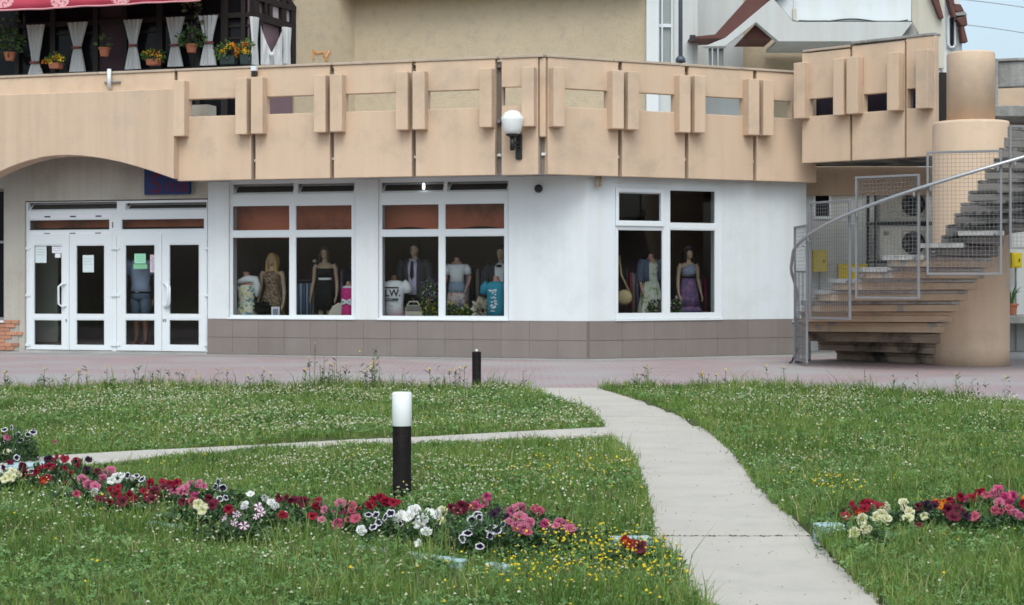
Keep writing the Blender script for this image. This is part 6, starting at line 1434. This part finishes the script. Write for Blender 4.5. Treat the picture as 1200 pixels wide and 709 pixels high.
def bed_thin(x, y):
    m = np.full(x.shape, 9.0)
    for c_, rx_ in ((G(738, 645), .17), (G(972, 636), .13)): m = np.minimum(m, ((x - c_.x) / rx_) ** 2 + ((y - c_.y) / .26) ** 2)
    m = np.minimum(m, ((x + .677) / .10) ** 2 + ((y - 10.36) / .16) ** 2)
    for bx_, by_ in BED: m = np.minimum(m, ((x - bx_) / .17) ** 2 + ((y - .0 - by_) / .20) ** 2)
    return m > 1
def blades(n, y0, y1, hmin, hmax, wd, rng, hmul=None, keep=None):
    x, y = scatter(int(n * 1.12), -9, 9, y0, y1, rng, keep); k_ = (bed_thin(x, y) | (rng.uniform(size=len(x)) < .10)) & ((fbm(x + 3, y + 9, 2.6) > -.40) | (rng.uniform(size=len(x)) < .35)); x, y = x[k_], y[k_]; n = len(x); z = lawn_z(x, y)
    h = rng.uniform(hmin, hmax, n) * np.clip(1 + .35 * fbm(x, y, 1.0) + .45 * fbm(x + 7, y, 3.7), .35, 2); h *= 1 + .9 * (rng.uniform(size=n) > .96)
    db = Yb(x) - y; h *= np.where((x < Xl(y)) & (db > -.1) & (db < 1.5), .46 + .54 * np.clip(db, 0, 1.5) / 1.5, 1)
    if hmul is not None: h *= hmul(x, y)
    az = rng.uniform(0, 6.283, n); ln_ = rng.uniform(.15, .75, n) * h; w_ = wd * rng.uniform(.7, 1.3, n)
    dx, dy = np.cos(az), np.sin(az); fx = rng.uniform(0, 6.283, n); px, py = np.cos(fx) * w_ / 2, np.sin(fx) * w_ / 2
    V = np.empty((n, 5, 3))
    V[:, 0] = np.stack([x - px, y - py, z - .01], 1); V[:, 1] = np.stack([x + px, y + py, z - .01], 1)
    mx, my, mz = x + dx * ln_ * .3, y + dy * ln_ * .3, z + h * .6
    V[:, 2] = np.stack([mx + px * .8, my + py * .8, mz], 1); V[:, 3] = np.stack([mx - px * .8, my - py * .8, mz], 1)
    V[:, 4] = np.stack([x + dx * ln_, y + dy * ln_, z + h], 1)
    b = np.arange(n)[:, None] * 5
    T = np.concatenate([b + np.array([0, 1, 2]), b + np.array([0, 2, 3]), b + np.array([3, 2, 4])], 1).reshape(-1, 3)
    r = np.clip(.42 + .20 * fbm(x + 3, y, .9) + .14 * fbm(x, y + 5, 3.1) + .2 * rng.normal(size=n), 0, .9); r = np.where(rng.uniform(size=n) > .945, rng.uniform(.9, 1, n), r)
    return V.reshape(-1, 3), T, np.repeat(r, 5)
def join(parts):
    V, T, r = [], [], []; k = 0
    for v, t, q in parts: V.append(v); T.append(t + k); r.append(q); k += len(v)
    return np.concatenate(V), np.concatenate(T), np.concatenate(r)
V, T, r = greenery(15000, RNG); stuff_mesh('bed_greenery', V, T, r, 'petleaf', 'dark leafy greenery filling the flower beds between the petunias', 'leaves')
gr_ = [blades(150000, 6.3, 9.2, .030, .085, .0042, RNG), blades(190000, 9.2, 13, .030, .085, .0052, RNG), blades(230000, 13, 22.3, .030, .085, .0075, RNG)]
# longer tufts along the far edge and beside the path
def edge(x, y): fy = np.interp(x, [p.x for p in farp], [p.y for p in farp]); return y > fy - .55
gr_.append(blades(110000, 19, 22.4, .07, .17, .008, RNG, keep=edge))
def near_path(x, y): return on_path(x, y, -.10)
gr_.append(blades(45000, 6.3, 9.6, .07, .15, .005, RNG, keep=lambda x, y: fbm(x + 2, y + 1, 2.1) > .12))
gr_.append(blades(30000, 9.6, 14, .07, .14, .006, RNG, keep=lambda x, y: fbm(x + 2, y + 1, 2.1) > .25))
gr_.append(blades(60000, 15, 22.4, .06, .13, .0085, RNG, keep=lambda x, y: (x > Xr(y)) & (fbm(x + 2, y + 1, 1.7) > .05)))
gr_.append(blades(160000, 6.3, 19, .04, .10, .0045, RNG, keep=near_path))
V, T, r = join(gr_); stuff_mesh('grass', V, T, r, 'blade', 'mown mixed green grass of the lawns on both sides of the concrete path', 'grass')
def clovers(n, y0, y1, s0, s1, rng, keep=None):
    x, y = scatter(int(n * 1.12), -9, 9, y0, y1, rng, keep); m = fbm(x, y, .8) + .35 * rng.normal(size=len(x)) > -.25; x, y = x[m], y[m]; n = len(x)
    db = Yb(x) - y; z = lawn_z(x, y) + rng.uniform(.02, .06, n) * np.where((x < Xl(y)) & (db > -.1) & (db < 1.5), .3, 1); s = rng.uniform(s0, s1, n); az = rng.uniform(0, 6.283, n); tx, ty = rng.normal(0, .35, n), rng.normal(0, .35, n)
    V = np.empty((n, 3, 4, 3))
    for k in range(3):
        a = az + k * 2.094; dx, dy = np.cos(a), np.sin(a)
        for j, (u, v) in enumerate(((0.05, 0), (.6, .42), (1, 0), (.6, -.42))):
            ox, oy = (dx * u - dy * v) * s, (dy * u + dx * v) * s; V[:, k, j] = np.stack([x + ox, y + oy, z + ox * tx + oy * ty + .15 * s * (u > .9)], 1)
    b = np.arange(n * 3)[:, None] * 4; T = np.concatenate([b + np.array([0, 1, 2]), b + np.array([0, 2, 3])], 1).reshape(-1, 3)
    return V.reshape(-1, 3), T, np.repeat(np.clip(.5 + .25 * rng.normal(size=n), 0, 1), 12)
V, T, r = join([clovers(60000, 6.3, 9.5, .011, .019, RNG), clovers(70000, 9.5, 13.5, .012, .02, RNG), clovers(70000, 13.5, 22.2, .016, .026, RNG), clovers(1500, 6.3, 9.5, .024, .042, RNG), clovers(1200, 9.5, 14, .022, .04, RNG)])
stuff_mesh('clover_leaves', V, T, r, 'clover', 'low clover leaves growing through the lawn grass', 'clover')
def heads(x, y, z, s, rng, stem=True):
    n = len(x); ico = []
    for k in range(5): a = k * 1.2566; ico.append((math.cos(a), math.sin(a), 0))
    base = np.array([(0, 0, .95)] + [(.75 * math.cos(k * 1.2566 + .6), .75 * math.sin(k * 1.2566 + .6), .45) for k in range(5)] + [(math.cos(k * 1.2566), math.sin(k * 1.2566), -.2) for k in range(5)])
    tri = [(0, 1 + k, 1 + (k + 1) % 5) for k in range(5)] + [(1 + k, 6 + (k + 1) % 5, 1 + (k + 1) % 5) for k in range(5)] + [(1 + k, 6 + k, 6 + (k + 1) % 5) for k in range(5)]
    jit_ = 1 + .25 * rng.normal(size=(n, 11, 1)); V = base[None] * s[:, None, None] * jit_ + np.stack([x, y, z], 1)[:, None]
    b = np.arange(n)[:, None, None] * 11; T = (b + np.array(tri)[None]).reshape(-1, 3)
    return V.reshape(-1, 3), T
def head_field(n, y0, y1, dens, s0, s1, rng):
    x, y = scatter(int(n * 1.12), -9, 9, y0, y1, rng); d = dens(x, y); m = rng.uniform(size=len(x)) < d; x, y = x[m], y[m]; n = len(x)
    db = Yb(x) - y; z = lawn_z(x, y) + rng.uniform(.055, .12, n) * np.where((x < Xl(y)) & (db > -.1) & (db < 1.2), .4, 1); s = rng.uniform(s0, s1, n); V, T = heads(x, y, z, s, rng)
    return V, T, np.repeat(np.clip(.55 + .28 * rng.normal(size=n), 0, 1), 11), (x, y, z)
def dens_c(x, y):
    c = np.clip(.42 + 1.0 * fbm(x + 1, y * .8, .75) + .6 * fbm(x * 1.1, y + 4, 2.3), .05, 1)
    far_left = (y > 14) & (x < Xl(y)); mid = (y > 10.5) & (y <= 14.2) & (x < 0.6); right = x > Xr(y)
    k = np.where(far_left, 1.0, np.where(mid, .85, np.where(right, np.where(y > 15.5, .85, .28), .42)))
    return c * k
hp_ = [head_field(15000, 6.3, 9.5, dens_c, .0042, .0078, RNG), head_field(26000, 9.5, 14, dens_c, .005, .0085, RNG), head_field(36000, 14, 22.2, dens_c, .006, .0105, RNG)]
V, T, r = join([h[:3] for h in hp_]); stuff_mesh('clover_heads', V, T, r, 'head', 'white and buff clover flower heads scattered thickly over the lawn', 'clover')
def stems(x, y, z, wd, rng):
    n = len(x); z0 = lawn_z(x, y) - .01; ox, oy = rng.normal(0, .012, n), rng.normal(0, .012, n); a = rng.uniform(0, 3.14, n); px, py = np.cos(a) * wd / 2, np.sin(a) * wd / 2
    V = np.stack([np.stack([x + ox - px, y + oy - py, z0], 1), np.stack([x + ox + px, y + oy + py, z0], 1), np.stack([x + px, y + py, z], 1), np.stack([x - px, y - py, z], 1)], 1)
    b = np.arange(n)[:, None] * 4; T = np.concatenate([b + np.array([0, 1, 2]), b + np.array([0, 2, 3])], 1).reshape(-1, 3)
    return V.reshape(-1, 3), T, np.repeat(rng.uniform(0, 1, n), 4)
near = hp_[0][3]
# yellow trefoil patches and single yellow flowers
def yfield(rng):
    xs_, ys_ = [], []
    for (px, py, n, sx, sy) in ((715, 672, 230, .26, .42), (690, 655, 70, .2, .25), (760, 690, 70, .25, .25), (640, 700, 40, .3, .2), (650, 575, 70, .45, .7), (690, 560, 50, .3, .8), (970, 580, 34, .18, .3), (980, 588, 20, .12, .2), (1000, 520, 8, .8, 1.0)):
        c = G(px, py); xs_.append(rng.normal(c.x, sx, n)); ys_.append(rng.normal(c.y, sy, n))
    for (y0, y1, n) in ((6.5, 9.5, 90), (9.5, 14, 110), (14, 22, 90)):
        x, y = scatter(n, -6, 6, y0, y1, rng); xs_.append(x); ys_.append(y)
    x, y = np.concatenate(xs_), np.concatenate(ys_); m = ~on_path(x, y, .0); return x[m], y[m]
x, y = yfield(RNG); z = lawn_z(x, y) + RNG.uniform(.06, .125, len(x)); V, T = heads(x, y, z, RNG.uniform(.004, .0078, len(x)), RNG)
stuff_mesh('yellow_wildflowers', V, T, np.repeat(RNG.uniform(0, 1, len(x)), 11), 'yel', 'small yellow wild flowers in patches of the lawn, thickest by the path', 'wild flowers')
sx_, sy_, sz_ = np.concatenate([x, near[0]]), np.concatenate([y, near[1]]), np.concatenate([z, near[2]])
st_ = [stems(sx_, sy_, sz_, .0026, RNG)]
# shorter, thinner grass inside the beds so that the soil and the petunia leaves show
# tall thin weeds at the far edge, against the pavement
wx_, wy_, wz_ = [], [], []
for k in range(95):
    px = RNG.uniform(-40, 1240); x = G(px, 460).x; fy = farY(x); yy = fy - RNG.uniform(.0, .5)
    if on_path(np.float64(x), np.float64(yy), -.05): continue
    tall = RNG.uniform(.16, .34) if not (350 < px < 460) else RNG.uniform(.22, .52)
    q = x * yy / 20.9; q = x
    wx_.append(q); wy_.append(yy); wz_.append(tall)
for k in range(26): wx_.append(G(RNG.uniform(365, 450), 460).x); wy_.append(20.7 - RNG.uniform(0, .4)); wz_.append(RNG.uniform(.25, .62))
wx_, wy_, wz_ = map(np.array, (wx_, wy_, wz_)); st_.append(stems(wx_, wy_, wz_, .006, RNG))
# side leaves of the tall weeds
lx, ly, lz0 = np.repeat(wx_, 7), np.repeat(wy_, 7), np.repeat(wz_, 7) * RNG.uniform(.25, .95, len(wx_) * 7)
a = RNG.uniform(0, 6.283, len(lx)); l = RNG.uniform(.03, .08, len(lx)); dx, dy = np.cos(a) * l, np.sin(a) * l
Vl = np.stack([np.stack([lx, ly, lz0], 1), np.stack([lx + dx * .5 - dy * .15, ly + dy * .5 + dx * .15, lz0 + l * .4], 1), np.stack([lx + dx, ly + dy, lz0 + l * .55], 1), np.stack([lx + dx * .5 + dy * .15, ly + dy * .5 - dx * .15, lz0 + l * .3], 1)], 1).reshape(-1, 3)
b = np.arange(len(lx))[:, None] * 4; st_.append((Vl, np.concatenate([b + np.array([0, 1, 2]), b + np.array([0, 2, 3])], 1).reshape(-1, 3), np.repeat(RNG.uniform(0, .7, len(lx)), 4)))
V, T, r = join(st_); stuff_mesh('weed_stems', V, T, r, 'weed', 'thin weed stalks and flower stems rising above the lawn edge', 'weeds')
x, y, z = wx_[::2], wy_[::2], wz_[::2] + .01; V, T = heads(x, y, z, RNG.uniform(.008, .016, len(x)), RNG); stuff_mesh('weed_blossoms', V, T, np.repeat(RNG.uniform(0, 1, len(x)), 11), 'yel', 'pale yellow blossoms on the tall weeds before the pavement', 'weeds')

# bits of dry leaf and grit lying on the path, tufts in its joint
n = 520; yy = RNG.uniform(7, 20.5, n); u = RNG.uniform(0, 1, n) ; u = np.where(RNG.uniform(size=n) < .5, u ** 4, 1 - u ** 4); xx = Xl(yy) + (Xr(yy) - Xl(yy)) * u
V, T = heads(xx, yy, np.full(n, .026), RNG.uniform(.002, .0075, n), RNG); V[:, 2] = .024 + np.abs(V[:, 2] - .024) * .3
M['litter'] = attr_mat('leaf_litter', [(0, (.06, .05, .035)), (.6, (.16, .13, .09)), (.85, (.30, .28, .22)), (1, (.55, .55, .52))], rough=.9, spec=.1)
stuff_mesh('path_litter', V, T, np.repeat(RNG.uniform(0, 1, n), 11), 'litter', 'dry leaf bits and grit scattered on the concrete path', 'litter')
jx = RNG.uniform(float(Xl(jY)), float(Xr(jY)), 70); V, T = heads(jx, jY + RNG.normal(0, .012, 70), np.full(70, .022), RNG.uniform(.004, .012, 70), RNG); V[:, 2] = .022 + np.abs(V[:, 2] - .022) * .5
stuff_mesh('joint_moss', V, T, np.repeat(RNG.uniform(0, .4, 70), 11), 'litter', 'dark dots of moss in the joint across the concrete path', 'moss')
